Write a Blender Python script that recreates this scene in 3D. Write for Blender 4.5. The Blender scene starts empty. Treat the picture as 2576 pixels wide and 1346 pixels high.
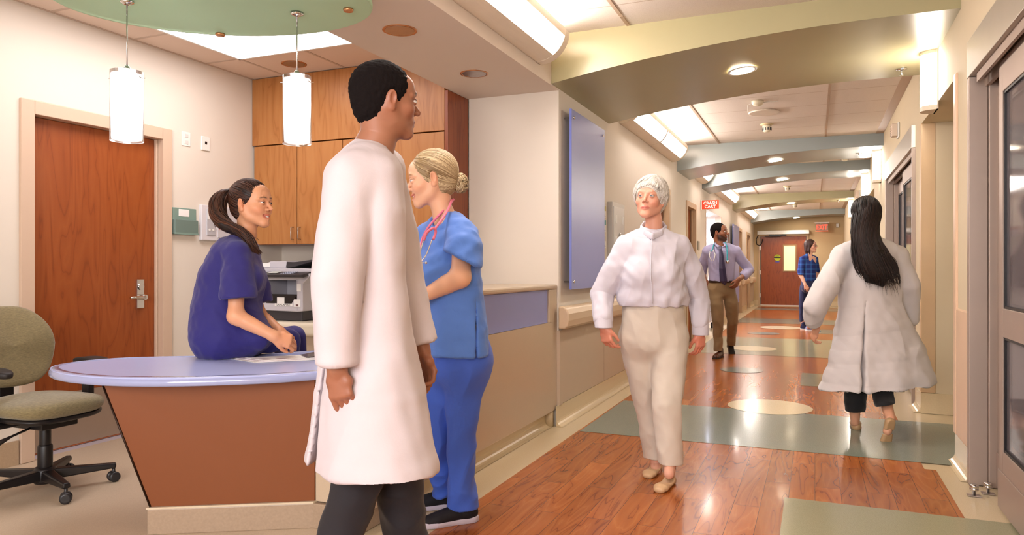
import bpy, math, random
import numpy as np
from mathutils import Vector, Matrix, Euler
random.seed(7)
SC = bpy.context.scene
COL = SC.collection
R = math.radians

# ------------------------------------------------------------------ camera, world, exposure
CAM_F, CAM_H, YAW = 1815.0, 1.2, math.atan(762/1815)
cam = bpy.data.cameras.new('camera'); cam.sensor_width = 36; cam.lens = 36*CAM_F/2576; cam.clip_start = .05
cam_ob = bpy.data.objects.new('camera', cam); COL.objects.link(cam_ob)
cam_ob.location = (0, 0, CAM_H); cam_ob.rotation_euler = (R(90), 0, YAW)
SC.camera = cam_ob
w = bpy.data.worlds.new('world'); SC.world = w; w.use_nodes = True
w.node_tree.nodes['Background'].inputs[0].default_value = (.98, .965, 1, 1)
w.node_tree.nodes['Background'].inputs[1].default_value = 1.0
SC.view_settings.view_transform = 'Standard'; SC.view_settings.look = 'None'
SC.view_settings.exposure = .83; SC.view_settings.gamma = 1
try:
    SC.cycles.use_denoising = True; SC.cycles.denoiser = 'OPENIMAGEDENOISE'
    SC.cycles.max_bounces = 6; SC.cycles.diffuse_bounces = 3; SC.cycles.glossy_bounces = 2
    SC.cycles.transmission_bounces = 6; SC.cycles.transparent_max_bounces = 8
    SC.cycles.caustics_reflective = False; SC.cycles.caustics_refractive = False
    SC.cycles.sample_clamp_indirect = 6; SC.cycles.use_light_tree = True; SC.cycles.use_adaptive_sampling = True; SC.cycles.adaptive_threshold = .045
except Exception: pass

def area_light(name, loc, rot, sx, sy, power, col=(1, .93, .84)):
    l = bpy.data.lights.new(name, 'AREA'); l.shape = 'RECTANGLE'; l.size = sx; l.size_y = sy; l.energy = power; l.color = col
    o = bpy.data.objects.new(name, l); COL.objects.link(o); o.location = loc; o.rotation_euler = rot
    return o
# soft flash-like fill lamp added behind the camera to brighten the room
area_light('rear_fill_light', (-.6, -2.4, 2.1), (R(74), 0, R(-12)), 3.4, 1.6, 120, (1, .96, .95))

# ------------------------------------------------------------------ materials
def lin(h):
    h = h.lstrip('#'); v = [int(h[i:i+2], 16)/255 for i in (0, 2, 4)]
    return tuple((c/12.92 if c <= .04045 else ((c+.055)/1.055)**2.4) for c in v)
MATS = {}
def newmat(name):
    m = bpy.data.materials.new(name); m.use_nodes = True
    nt = m.node_tree; b = nt.nodes['Principled BSDF']
    MATS[name] = m
    return m, nt, b
def mixc(nt, fac, c1, c2, blend='MIX'):
    n = nt.nodes.new('ShaderNodeMix'); n.data_type = 'RGBA'; n.blend_type = blend
    for i, v in ((0, fac), (6, c1), (7, c2)):
        if isinstance(v, (int, float)): n.inputs[i].default_value = v
        elif isinstance(v, tuple): n.inputs[i].default_value = (*v[:3], 1)
        else: nt.links.new(v, n.inputs[i])
    return n.outputs[2]
def coords(nt, scale=(1, 1, 1), kind='Object', loc=(0, 0, 0), rot=(0, 0, 0)):
    t = nt.nodes.new('ShaderNodeTexCoord'); m = nt.nodes.new('ShaderNodeMapping')
    m.inputs['Scale'].default_value = scale; m.inputs['Location'].default_value = loc; m.inputs['Rotation'].default_value = rot
    nt.links.new(t.outputs[kind], m.inputs[0]); return m.outputs[0]
def noise(nt, vec, scale=5, detail=3, rough=.5, dist=0):
    n = nt.nodes.new('ShaderNodeTexNoise'); n.inputs['Scale'].default_value = scale
    n.inputs['Detail'].default_value = detail; n.inputs['Roughness'].default_value = rough; n.inputs['Distortion'].default_value = dist
    nt.links.new(vec, n.inputs['Vector']); return n.outputs['Fac']
def ramp(nt, fac, stops):
    n = nt.nodes.new('ShaderNodeValToRGB'); e = n.color_ramp.elements
    while len(e) < len(stops): e.new(.5)
    for k, (p, c) in enumerate(stops):
        e[k].position = p; e[k].color = (*c[:3], 1) if isinstance(c, tuple) else (c, c, c, 1)
    nt.links.new(fac, n.inputs[0]); return n.outputs[0]
def mth(nt, op, a, b=None, c=None):
    n = nt.nodes.new('ShaderNodeMath'); n.operation = op
    for i, v in enumerate((a, b, c)):
        if v is None: continue
        if isinstance(v, (int, float)): n.inputs[i].default_value = v
        else: nt.links.new(v, n.inputs[i])
    return n.outputs[0]
def bump(nt, b, h, strength=.2, dist=.01):
    n = nt.nodes.new('ShaderNodeBump'); n.inputs['Strength'].default_value = strength; n.inputs['Distance'].default_value = dist
    nt.links.new(h, n.inputs['Height']); nt.links.new(n.outputs[0], b.inputs['Normal'])
def mat(name, col, rough=.5, metal=0, var=.06, vscale=6, bmp=0, bscale=60, trans=0, ior=1.45, alpha=1, coat=0, spec=.5, sub=0, sheen=0, bstretch=(1, 1, 1)):
    if name in MATS: return MATS[name]
    m, nt, b = newmat(name)
    c = lin(col) if isinstance(col, str) else col
    v = coords(nt)
    f = noise(nt, v, vscale, 4)
    d = tuple(x*(1-var) for x in c); l = tuple(min(1, x*(1+var)) for x in c)
    nt.links.new(mixc(nt, f, d, l), b.inputs['Base Color'])
    b.inputs['Roughness'].default_value = rough; b.inputs['Metallic'].default_value = metal
    b.inputs['Transmission Weight'].default_value = trans; b.inputs['IOR'].default_value = ior
    b.inputs['Alpha'].default_value = alpha; b.inputs['Coat Weight'].default_value = coat
    b.inputs['Specular IOR Level'].default_value = spec
    if sheen: b.inputs['Sheen Weight'].default_value = sheen
    if sub: b.inputs['Subsurface Weight'].default_value = sub; b.inputs['Subsurface Radius'].default_value = (.02, .008, .004); b.inputs['Subsurface Scale'].default_value = .6
    if bmp: bump(nt, b, noise(nt, coords(nt, bstretch), bscale, 3), bmp, .004)
    return m
def emat(name, col, strength):
    if name in MATS: return MATS[name]
    m, nt, b = newmat(name); c = lin(col)
    b.inputs['Base Color'].default_value = (*c, 1)
    b.inputs['Emission Color'].default_value = (*c, 1); b.inputs['Emission Strength'].default_value = strength
    return m
def wood(name, axis, dark, mid, light, rough=.3, fig=1.0):
    """cherry veneer: cathedral figure stretched along the grain axis"""
    m, nt, b = newmat(name)
    s = [8.5, 8.5, 8.5]; s[axis] = 1.1
    v = coords(nt, tuple(s))
    n1 = noise(nt, v, 1.0*fig, 2, .45, .7)
    rings = mth(nt, 'PINGPONG', mth(nt, 'MULTIPLY', n1, 11), 1)
    s2 = [110.0, 110.0, 110.0]; s2[axis] = 3
    fine = noise(nt, coords(nt, tuple(s2)), 1, 3, .6)
    big = noise(nt, coords(nt, tuple(x*.35 for x in s)), 1.2, 2)
    c = ramp(nt, rings, [(0, lin(dark)), (.16, lin(mid)), (1, lin(light))])
    c = mixc(nt, mth(nt, 'MULTIPLY', fine, .3), c, lin(dark))
    c = mixc(nt, mth(nt, 'MULTIPLY', big, .45), c, lin(mid))
    nt.links.new(c, b.inputs['Base Color'])
    b.inputs['Roughness'].default_value = rough; b.inputs['Specular IOR Level'].default_value = .4
    return m
M_wall = mat('wall_paint', '#e4dacd', .75, var=.015)
M_wallR = mat('wall_paint_right', '#d6c6a8', .7, var=.02)
M_soffit = mat('soffit_paint', '#ddd0c4', .75, var=.015)
M_panel = mat('wainscot_vinyl', '#cbb7a0', .45, var=.02, bmp=.05, bscale=300)
M_rail = mat('handrail_vinyl', '#dcc3a4', .4, var=.02)
M_cove = mat('cove_base_vinyl', '#d8c4a0', .22, var=.08, vscale=120)
M_frame = mat('door_frame_paint', '#d4b9a2', .45, var=.015)
M_white = mat('white_plastic', '#efece6', .4, var=.01)
M_black = mat('black_plastic', '#1b1718', .38, var=.1)
M_dgrey = mat('dark_grey_plastic', '#3b383c', .4)
M_alu = mat('brushed_aluminium', '#b7aaa1', .38, metal=.85, var=.04)
M_aluf = mat('anodised_door_frame', '#a8968a', .42, metal=.35, var=.03)
M_chrome = mat('chrome', '#d8d6d4', .12, metal=1, var=.02)
M_green = mat('green_beam_paint', '#a29a76', .3, var=.02, bmp=.03, bscale=14)
M_blueb = mat('blue_grey_beam_paint', '#8f9694', .28, var=.02, bmp=.03, bscale=14)
M_counter = mat('beige_solid_surface', '#c6b299', .26, var=.05, vscale=180)
M_counterw = mat('cream_solid_surface', '#e6dcc6', .3, var=.02, vscale=150)
M_plinth = mat('plinth_solid_surface', '#a8927c', .3, var=.16, vscale=90)
M_brown = mat('bronze_laminate', '#7e451f', .38, metal=.2, var=.04, vscale=3)
M_laven = mat('lavender_glass', '#9199cf', .3, var=.02, spec=.5)
M_lavedge = mat('lavender_glass_edge', '#7580c8', .2, var=.02)
M_top = mat('frosted_lavender_top', '#b6c0ee', .3, var=.02, coat=.12, trans=.0)
M_rim = mat('frosted_glass_rim', '#b4bdea', .12, var=.02, coat=.5, trans=.25)
M_disc = mat('pale_green_glass', '#c4ecc6', .45, var=.02, trans=.25)
M_paper = mat('paper', '#f4f2f0', .6, var=.01)
M_wood = wood('cherry_veneer', 2, '#9e6434', '#b07440', '#bb824c', .34, 1.0)
M_wooddk = wood('cherry_veneer_dark', 2, '#702e12', '#8a421e', '#964e26', .32, 1.0)
M_door = wood('cherry_door', 2, '#7e3c1a', '#954a20', '#a05528', .32, 1.0)
M_lamp = emat('lamp_diffuser', '#fbf3ec', 22)
M_lampup = emat('uplight_lens', '#fbf3ec', 34)
M_sconce = emat('sconce_diffuser', '#fdf4ea', 30)
M_pend = emat('pendant_inner_glass', '#fff8f6', 3.2)
M_sky = emat('troffer_diffuser', '#fdf6f6', 3.6)
M_dl = emat('downlight_lens', '#fff1dc', 22)
def glassmat():
    m, nt, b = newmat('clear_glass')
    b.inputs['Base Color'].default_value = (1, 1, 1, 1); b.inputs['Roughness'].default_value = .02
    b.inputs['Transmission Weight'].default_value = 1; b.inputs['IOR'].default_value = 1.3
    g = nt.nodes.new('ShaderNodeBsdfTransparent'); x = nt.nodes.new('ShaderNodeMixShader'); x.inputs[0].default_value = .5
    nt.links.new(b.outputs[0], x.inputs[1]); nt.links.new(g.outputs[0], x.inputs[2])
    nt.links.new(x.outputs[0], nt.nodes['Material Output'].inputs[0]); return m
M_glass = glassmat()
def doorglass():
    m, nt, b = newmat('door_glass')
    b.inputs['Base Color'].default_value = (.22, .19, .20, 1); b.inputs['Roughness'].default_value = .06
    b.inputs['Alpha'].default_value = .55; b.inputs['Specular IOR Level'].default_value = .6
    return m
M_dglass = doorglass()
# ---- ceiling tiles
def ceilmat():
    m, nt, b = newmat('acoustic_ceiling_tile')
    v = coords(nt)
    sep = nt.nodes.new('ShaderNodeSeparateXYZ'); nt.links.new(v, sep.inputs[0])
    # tegular joints across the corridor every .61 m
    fy = mth(nt, 'PINGPONG', mth(nt, 'ADD', sep.outputs[1], .305-.05), .305)
    ln = mth(nt, 'LESS_THAN', fy, .006)
    sp = noise(nt, v, 240, 2)
    base = ramp(nt, sp, [(.3, lin('#dbccc0')), (.5, lin('#ebdfd4'))])
    nt.links.new(mixc(nt, ln, base, lin('#cbb6a4')), b.inputs['Base Color'])
    b.inputs['Roughness'].default_value = .9
    bump(nt, b, sp, .25, .003)
    return m
M_ceil = ceilmat()
M_tbar = mat('ceiling_grid_paint', '#b89e88', .6)
# ---- floors
def vinyl(name, a, bcol, rough=.2):
    m, nt, b = newmat(name); v = coords(nt)
    n1 = noise(nt, v, 260, 2, .6); n2 = noise(nt, v, 3.2, 4)
    c = ramp(nt, n1, [(.35, lin(a)), (.62, lin(bcol))])
    c = mixc(nt, mth(nt, 'MULTIPLY', n2, .3), c, lin(a))
    nt.links.new(c, b.inputs['Base Color'])
    b.inputs['Roughness'].default_value = rough; b.inputs['Specular IOR Level'].default_value = .3; b.inputs['Coat Weight'].default_value = .12; b.inputs['Coat Roughness'].default_value = .08
    bump(nt, b, noise(nt, v, 90, 2), .03, .004); return m
M_fbeige = vinyl('beige_sheet_vinyl', '#c2ae8c', '#d2be9c', .26)
M_fstation = vinyl('station_sheet_vinyl', '#c2ae96', '#cfbca4', .4)
M_fteal = vinyl('teal_sheet_vinyl', '#6d766a', '#858d80')
M_fgreen = vinyl('green_sheet_vinyl', '#8a8668', '#9c987a')
M_foval = vinyl('cream_sheet_vinyl', '#dcc69e', '#ead8b4')
def plank():
    m, nt, b = newmat('cherry_plank_vinyl')
    br = nt.nodes.new('ShaderNodeTexBrick'); v = coords(nt, rot=(0, 0, R(90)))
    nt.links.new(v, br.inputs['Vector'])
    for k, x in (('Scale', 1), ('Brick Width', .95), ('Row Height', .127), ('Mortar Size', .0012), ('Mortar Smooth', .2), ('Bias', 0)):
        br.inputs[k].default_value = x
    br.inputs['Color1'].default_value = (0, 0, 0, 1); br.inputs['Color2'].default_value = (1, 1, 1, 1); br.inputs['Mortar'].default_value = (.5, .5, .5, 1)
    rnd = mth(nt, 'MULTIPLY', br.outputs['Color'], 37)
    v2 = coords(nt, (11, 1.3, 11)); add = nt.nodes.new('ShaderNodeVectorMath'); add.operation = 'ADD'
    cmb = nt.nodes.new('ShaderNodeCombineXYZ'); nt.links.new(rnd, cmb.inputs[2]); nt.links.new(rnd, cmb.inputs[1])
    nt.links.new(v2, add.inputs[0]); nt.links.new(cmb.outputs[0], add.inputs[1])
    n1 = noise(nt, add.outputs[0], 1.0, 2, .45, .7)
    rings = mth(nt, 'PINGPONG', mth(nt, 'MULTIPLY', n1, 9), 1)
    fine = noise(nt, coords(nt, (160, 8, 160)), 1, 3)
    c = ramp(nt, rings, [(0, lin('#7a3c14')), (.10, lin('#a05824')), (.8, lin('#aa622b')), (1, lin('#b26c32'))])
    c = mixc(nt, mth(nt, 'MULTIPLY', fine, .35), c, lin('#86390f'))
    tone = nt.nodes.new('ShaderNodeHueSaturation'); nt.links.new(c, tone.inputs['Color'])
    nt.links.new(mth(nt, 'MULTIPLY_ADD', br.outputs['Color'], .28, .86), tone.inputs['Value'])
    c = mixc(nt, br.outputs['Fac'], tone.outputs[0], lin('#5a2409'))
    nt.links.new(c, b.inputs['Base Color'])
    b.inputs['Roughness'].default_value = .24; b.inputs['Specular IOR Level'].default_value = .3; b.inputs['Coat Weight'].default_value = .12; b.inputs['Coat Roughness'].default_value = .08
    bump(nt, b, noise(nt, coords(nt), 110, 3), .02, .004); return m
M_plank = plank()

# ------------------------------------------------------------------ mesh building
class MB:
    def __init__(s): s.v = []; s.f = []; s.m = []; s.mi = 0; s.sm = []
    def raw(s, vs, fs, smooth=False):
        n = len(s.v); s.v += [tuple(p) for p in vs]
        for f in fs: s.f.append(tuple(i+n for i in f)); s.m.append(s.mi); s.sm.append(smooth)
        return s
    def box(s, x0, x1, y0, y1, z0, z1):
        if x0 > x1: x0, x1 = x1, x0
        if y0 > y1: y0, y1 = y1, y0
        if z0 > z1: z0, z1 = z1, z0
        return s.raw([(x0, y0, z0), (x1, y0, z0), (x1, y1, z0), (x0, y1, z0), (x0, y0, z1), (x1, y0, z1), (x1, y1, z1), (x0, y1, z1)],
                     [(3, 2, 1, 0), (4, 5, 6, 7), (0, 1, 5, 4), (1, 2, 6, 5), (2, 3, 7, 6), (3, 0, 4, 7)])
    def quad(s, *p): return s.raw(p, [tuple(range(len(p)))])
    def prism(s, pts, d, smooth=False):
        """pts: closed 3D polygon; d: extrusion vector"""
        n = len(pts); q = [tuple(a+b for a, b in zip(p, d)) for p in pts]
        s.raw(list(pts)+q, [tuple(range(n))[::-1], tuple(range(n, 2*n))])
        k = len(s.v)-2*n
        for i in range(n):
            j = (i+1) % n; s.f.append((k+i, k+j, k+n+j, k+n+i)); s.m.append(s.mi); s.sm.append(smooth)
        return s
    def tube(s, path, r, n=10, cap=True, closed=False):
        P = [Vector(p) for p in path]; N = len(P); rs = r if isinstance(r, (list, tuple)) else [r]*N
        up = None; V = []
        for i, p in enumerate(P):
            if closed: t = P[(i+1) % N]-P[i-1]
            else: t = P[min(i+1, N-1)]-P[max(i-1, 0)]
            t.normalize()
            if up is None:
                up = Vector((0, 0, 1)) if abs(t.z) < .9 else Vector((1, 0, 0))
            a = (up - t*up.dot(t))
            if a.length < 1e-6: a = t.orthogonal()
            a.normalize(); up = a; b = t.cross(a)
            for k in range(n):
                h = 2*math.pi*k/n; V.append(p+(a*math.cos(h)+b*math.sin(h))*rs[i])
        F = []
        for i in range(N if closed else N-1):
            j = (i+1) % N
            for k in range(n):
                l = (k+1) % n; F.append((i*n+k, i*n+l, j*n+l, j*n+k))
        s.raw(V, F, True)
        if cap and not closed:
            k0 = len(s.v)-len(V)
            s.f.append(tuple(range(k0, k0+n))[::-1]); s.m.append(s.mi); s.sm.append(False)
            s.f.append(tuple(range(k0+(N-1)*n, k0+N*n))); s.m.append(s.mi); s.sm.append(False)
        return s
    def lathe(s, prof, c=(0, 0, 0), n=32, axis=2, squash=(1, 1), cap=True):
        """prof: (radius, height) pairs revolved about axis through c"""
        V = []
        for r, h in prof:
            for k in range(n):
                a = 2*math.pi*k/n; p = [r*math.cos(a)*squash[0], r*math.sin(a)*squash[1], h]
                if axis == 0: p = [p[2], p[0], p[1]]
                if axis == 1: p = [p[1], p[2], p[0]]
                V.append((p[0]+c[0], p[1]+c[1], p[2]+c[2]))
        F = []
        for i in range(len(prof)-1):
            for k in range(n):
                l = (k+1) % n; F.append((i*n+k, i*n+l, (i+1)*n+l, (i+1)*n+k))
        s.raw(V, F, True); k0 = len(s.v)-len(V)
        for base, rev in ((k0, True), (k0+(len(prof)-1)*n, False)):
            if cap and prof[0 if rev else -1][0] > 1e-5:
                f = tuple(range(base, base+n)); s.f.append(f[::-1] if rev else f); s.m.append(s.mi); s.sm.append(False)
        return s
    def ball(s, c, r, n=14):
        rr = r if isinstance(r, (list, tuple)) else (r, r, r)
        V = []; F = []
        for i in range(n+1):
            t = math.pi*i/n
            for k in range(2*n):
                a = math.pi*k/n; V.append((c[0]+rr[0]*math.sin(t)*math.cos(a), c[1]+rr[1]*math.sin(t)*math.sin(a), c[2]+rr[2]*math.cos(t)))
        for i in range(n):
            for k in range(2*n):
                l = (k+1) % (2*n); F.append((i*2*n+k, (i+1)*2*n+k, (i+1)*2*n+l, i*2*n+l))
        return s.raw(V, F, True)
    def xf(s, M, start=0):
        for i in range(start, len(s.v)): s.v[i] = tuple(M @ Vector(s.v[i]))
        return s
    def build(s, name, mats, parent=None, bevel=0, world=True, seg=2, fix=True):
        mats = mats if isinstance(mats, (list, tuple)) else [mats]
        V = [Vector(p) for p in s.v]
        me = bpy.data.meshes.new(name); o = bpy.data.objects.new(name, me); COL.objects.link(o)
        if parent is not None:
            o.parent = parent
            if world:
                root = parent; Mx = Matrix.Identity(4)
                while root is not None:
                    Mx = Matrix.LocRotScale(root.location, root.rotation_euler, root.scale) @ Mx; root = root.parent
                Mi = Mx.inverted(); V = [Mi @ p for p in V]
        elif world == 'base':
            lo = [min(p[i] for p in V) for i in range(3)]; hi = [max(p[i] for p in V) for i in range(3)]
            c = Vector(((lo[0]+hi[0])/2, (lo[1]+hi[1])/2, lo[2])); o.location = c; V = [p-c for p in V]
        me.from_pydata([tuple(p) for p in V], [], s.f)
        for m in mats: me.materials.append(m)
        me.polygons.foreach_set('material_index', s.m); me.polygons.foreach_set('use_smooth', s.sm)
        if fix:
            import bmesh
            bm = bmesh.new(); bm.from_mesh(me); bmesh.ops.remove_doubles(bm, verts=bm.verts, dist=1e-6)
            bmesh.ops.recalc_face_normals(bm, faces=bm.faces); bm.to_mesh(me); bm.free()
        me.update()
        if bevel:
            b = o.modifiers.new('bevel', 'BEVEL'); b.width = bevel; b.segments = seg; b.limit_method = 'ANGLE'; b.angle_limit = R(40)
            b.harden_normals = False
        return o
def tag(o, label=None, cat=None, group=None, kind=None):
    if label: o['label'] = label
    if cat: o['category'] = cat
    if group: o['group'] = group
    if kind: o['kind'] = kind
    return o
def empty(name, loc, rz=0, label=None, cat=None, group=None, kind=None):
    o = bpy.data.objects.new(name, None); COL.objects.link(o); o.location = loc; o.rotation_euler = (0, 0, rz)
    o.empty_display_size = .1
    return tag(o, label, cat, group, kind)
def kids(o): return [c for c in bpy.data.objects if c.parent == o]
def copy_tree(o, loc=None, rz=None, label=None, parent=None):
    c = o.copy(); COL.objects.link(c); c.parent = parent
    if loc is not None: c.location = loc
    if rz is not None: c.rotation_euler = (0, 0, rz)
    if label: c['label'] = label
    for ch in kids(o):
        d = ch.copy(); COL.objects.link(d); d.parent = c
        for g in kids(ch):
            e = g.copy(); COL.objects.link(e); e.parent = d
    return c
def struct(name, mb, mats, parent=None, bevel=0):
    o = mb.build(name, mats, parent, bevel)
    if parent is None: o['kind'] = 'structure'
    return o
def text_mesh(name, body, size, M, m, parent=None, ext=.001, bold=0, sx=1):
    """flat raised lettering; M places the text plane (local x right, y up, z out)"""
    cu = bpy.data.curves.new(name, 'FONT'); cu.body = body; cu.size = size; cu.extrude = ext; cu.align_x = 'CENTER'; cu.align_y = 'CENTER'
    cu.offset = bold; cu.resolution_u = 2; cu.space_line = .85
    t = bpy.data.objects.new(name, cu); COL.objects.link(t)
    dg = bpy.context.evaluated_depsgraph_get(); me = bpy.data.meshes.new_from_object(t.evaluated_get(dg))
    bpy.data.objects.remove(t); bpy.data.curves.remove(cu)
    mb = MB(); mb.raw([M @ Vector((v.co.x*sx, v.co.y, v.co.z)) for v in me.vertices], [tuple(p.vertices) for p in me.polygons])
    bpy.data.meshes.remove(me)
    return mb.build(name, m, parent)
def frameM(o, x, y):
    """matrix with origin o, local x axis x, local y axis y"""
    x = Vector(x).normalized(); y = Vector(y).normalized(); z = x.cross(y)
    return Matrix(((x.x, y.x, z.x, o[0]), (x.y, y.y, z.y, o[1]), (x.z, y.z, z.z, o[2]), (0, 0, 0, 1)))

XL, XR, XD, YB, YE = -1.80, .81, -4.47, 5.24, 24.2     # left wall, right wall, station door wall, station back wall, end wall
ZC, ZS, ZN = 2.92, 2.55, 2.82                          # corridor ceiling, soffit, station ceiling

# ------------------------------------------------------------------ floor
mb = MB()
def rect(x0, x1, y0, y1, z): mb.quad((x0, y0, z), (x1, y0, z), (x1, y1, z), (x0, y1, z))
mb.mi = 0; rect(-4.5, 4.2, -2.5, 25.5, 0)
mb.mi = 1; rect(-4.5, -1.96, -2.5, 5.24, .0015)
mb.mi = 2; rect(-1.60, .61, -2.5, 4.01, .003); rect(-1.60, .66, 4.01, 4.90, .003); rect(-1.60, .60, 4.90, 23.4, .003)
mb.mi = 3; rect(-1.585, 1.3, 5.05, 6.37, .0045); rect(-1.60, .60, 16.4, 17.9, .0045); rect(-.05, .8, 14.2, 15.1, .0045); rect(-1.6, .6, 21.6, 22.6, .0045)
mb.mi = 4; rect(-.145, .87, 1.2, 4.01, .0045); rect(-.137, .80, 7.87, 8.82, .0045); rect(-1.6, .8, 10.38, 12.95, .0045)
def disc(cx, cy, r, z=.006, ry=None):
    mb.raw([(cx+r*math.cos(a*math.pi/32), cy+(ry or r)*math.sin(a*math.pi/32), z) for a in range(64)], [tuple(range(64))])
mb.mi = 5; disc(-.36, 6.57, .345); disc(-.84, 11.2, .33); disc(-.62, 15.3, .4)
mb.mi = 3; disc(-.79, 8.79, .24); disc(-.86, 13.85, .28)
struct('floor', mb, [M_fbeige, M_fstation, M_plank, M_fteal, M_fgreen, M_foval])

# ------------------------------------------------------------------ ceiling, soffit, beams
mb = MB()
mb.box(XL, XR+.1, -2.5, YE+.2, ZC, ZC+.1)
mb.mi = 1
for x in (-1.22, .13):
    for k in range(46): mb.box(x-.012, x+.012, -2.5+k*.61+.01, -2.5+(k+1)*.61-.004, ZC-.006, ZC+.002)
mb.box(XR-.09, XR-.002, -2.5, YE, ZC-.004, ZC+.002)
struct('ceiling', mb, [M_ceil, M_tbar])
mb = MB(); mb.box(XD, -2.55, -2.5, YB+.1, ZN, ZN+.1)
mb.mi = 1
for y in (3.08, 3.68, 4.34, 4.95): mb.box(XD, -2.6, y-.011, y+.011, ZN-.003, ZN)
for x in (-4.12, -3.51, -2.90): mb.box(x-.011, x+.011, -2.5, YB, ZN-.003, ZN)
mb.box(XD, XD+.02, -2.5, YB, ZN-.004, ZN)
struct('ceiling_station', mb, [mat('station_tile', '#e6d2c2', .85, var=.03, vscale=200), mat('station_grid', '#c8b3a2', .6)])
mb = MB(); mb.box(-2.57, XL-.001, -2.5, YB-.035, ZS, ZC+.1)
struct('ceiling_soffit', mb, M_soffit)
mb = MB()
def beam(y0, y1, m, n):
    mb = MB(); prof = [(XL, 2.56), (-1.47, 2.612), (-1.05, 2.668), (-.6, 2.715), (-.2, 2.742), (.2, 2.755), (XR, 2.757)]
    prof = []
    for k in range(25):
        t = k/24; x = XL+(XR-XL)*t; prof.append((x, 0, 2.562+.197*(1-(1-min(1, t/.86))**2.0)))
    pts = [(x, y0, z) for x, _, z in prof]+[(XR, y0, ZC), (XL, y0, ZC)]
    mb.prism(pts, (0, y1-y0, 0), smooth=False)
    struct('trim_%d' % n, mb, m)
for n, (y0, y1, m) in enumerate([(5.04, 6.66, M_green), (10.33, 11.40, M_blueb), (12.78, 13.76, M_blueb), (17.78, 18.75, M_green), (23.1, 24.1, M_blueb)]):
    beam(y0, y1, m, n+1)

# ------------------------------------------------------------------ walls
def wall_x(name, x, xt, spans, y0, y1, z1, m, extra=None):
    """wall in the plane X=x reaching to X=xt; spans = openings (ya, yb, ztop)"""
    mb = MB(); y = y0
    for a, b, zt in spans:
        mb.box(x, xt, y, a, 0, z1); mb.box(x, xt, a, b, zt, z1); y = b
    mb.box(x, xt, y, y1, 0, z1)
    if extra: extra(mb)
    return struct(name, mb, m)
wall_x('wall_station', XD, XD-.12, [(2.96, 3.94, 2.17)], -2.5, YB+.1, ZN+.05, M_wall)
mb = MB(); mb.box(XD, XL-.12, YB, YB+.12, 0, ZN+.05); mb.box(-2.6, XL-.12, YB, YB+.12, ZN, ZC)
mb.box(-2.56, XL-.12, YB-.035, YB, 0, ZS)
struct('wall_back', mb, M_wall)
LD = [(8.75, 9.65, 2.17), (11.15, 11.95, 2.15), (13.27, 15.5, 2.25), (19.0, 19.95, 2.15), (21.6, 22.6, 2.15)]
def alc(mb):     # crash cart alcove behind the left wall
    mb.box(XL-.75, XL-.65, 13.15, 15.6, 0, 2.4); mb.box(XL-.65, XL-.12, 13.15, 13.27, 0, 2.4); mb.box(XL-.65, XL-.12, 15.5, 15.62, 0, 2.4)
    mb.box(XL-.75, XL-.12, 13.15, 15.62, 2.252, 2.35)
wall_x('wall_left', XL, XL-.12, LD, YB-.035, YE+.1, ZC, M_wall, alc)
RW = [(3.2, 4.66, 2.30), (5.22, 6.78, 2.385), (7.2, 9.78, 2.385), (11.9, 13.4, 2.38), (13.9, 16.2, 2.38)]
def alr(mb):     # recessed niche walls on the right
    for a, b in ((5.22, 6.78), (11.9, 13.4)):
        mb.box(XR+.6, XR+.7, a-.1, b+.1, 0, 2.5); mb.box(XR+.12, XR+.6, a-.1, a, 0, 2.5); mb.box(XR+.12, XR+.6, b, b+.1, 0, 2.5)
        mb.box(XR+.12, XR+.7, a-.1, b+.1, 2.385, 2.5)
wall_x('wall_right', XR, XR+.12, RW, -2.5, YE+.1, ZC, M_wallR, alr)
mb = MB(); mb.box(XL-.1, -1.60, YE, YE+.15, 0, ZC); mb.box(-.24, XR+.1, YE, YE+.15, 0, ZC); mb.box(-1.60, -.24, YE, YE+.15, 2.18, ZC)
struct('wall_end', mb, mat('end_wall_paint', '#c9b088', .7, var=.02))
# rooms behind the glass doors: plain side rooms seen darkly through the glass; also an added light-blocking box
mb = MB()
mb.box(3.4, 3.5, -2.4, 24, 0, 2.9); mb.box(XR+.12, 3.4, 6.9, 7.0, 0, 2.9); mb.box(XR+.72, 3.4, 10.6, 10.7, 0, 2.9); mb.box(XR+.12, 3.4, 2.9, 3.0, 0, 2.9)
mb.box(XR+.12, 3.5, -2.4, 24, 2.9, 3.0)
mb.box(XD-.6, XD-.12, 2.6, 2.7, 0, 2.4); mb.box(XD-.6, XD-.12, 4.2, 4.3, 0, 2.4); mb.box(XD-.7, XD-.6, 2.6, 4.3, 0, 2.4); mb.box(XD-.7, XD-.12, 2.6, 4.3, -.1, 0)  # unseen closed box added behind the station door against daylight leaking under it
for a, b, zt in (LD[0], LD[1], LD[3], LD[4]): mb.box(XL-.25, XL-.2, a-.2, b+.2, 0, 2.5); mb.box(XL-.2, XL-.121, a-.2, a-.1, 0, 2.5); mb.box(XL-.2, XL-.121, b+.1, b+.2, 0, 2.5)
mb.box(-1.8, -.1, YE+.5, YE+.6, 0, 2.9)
struct('wall_rooms', mb, mat('dim_room_paint', '#8d7a78', .7))

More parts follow.
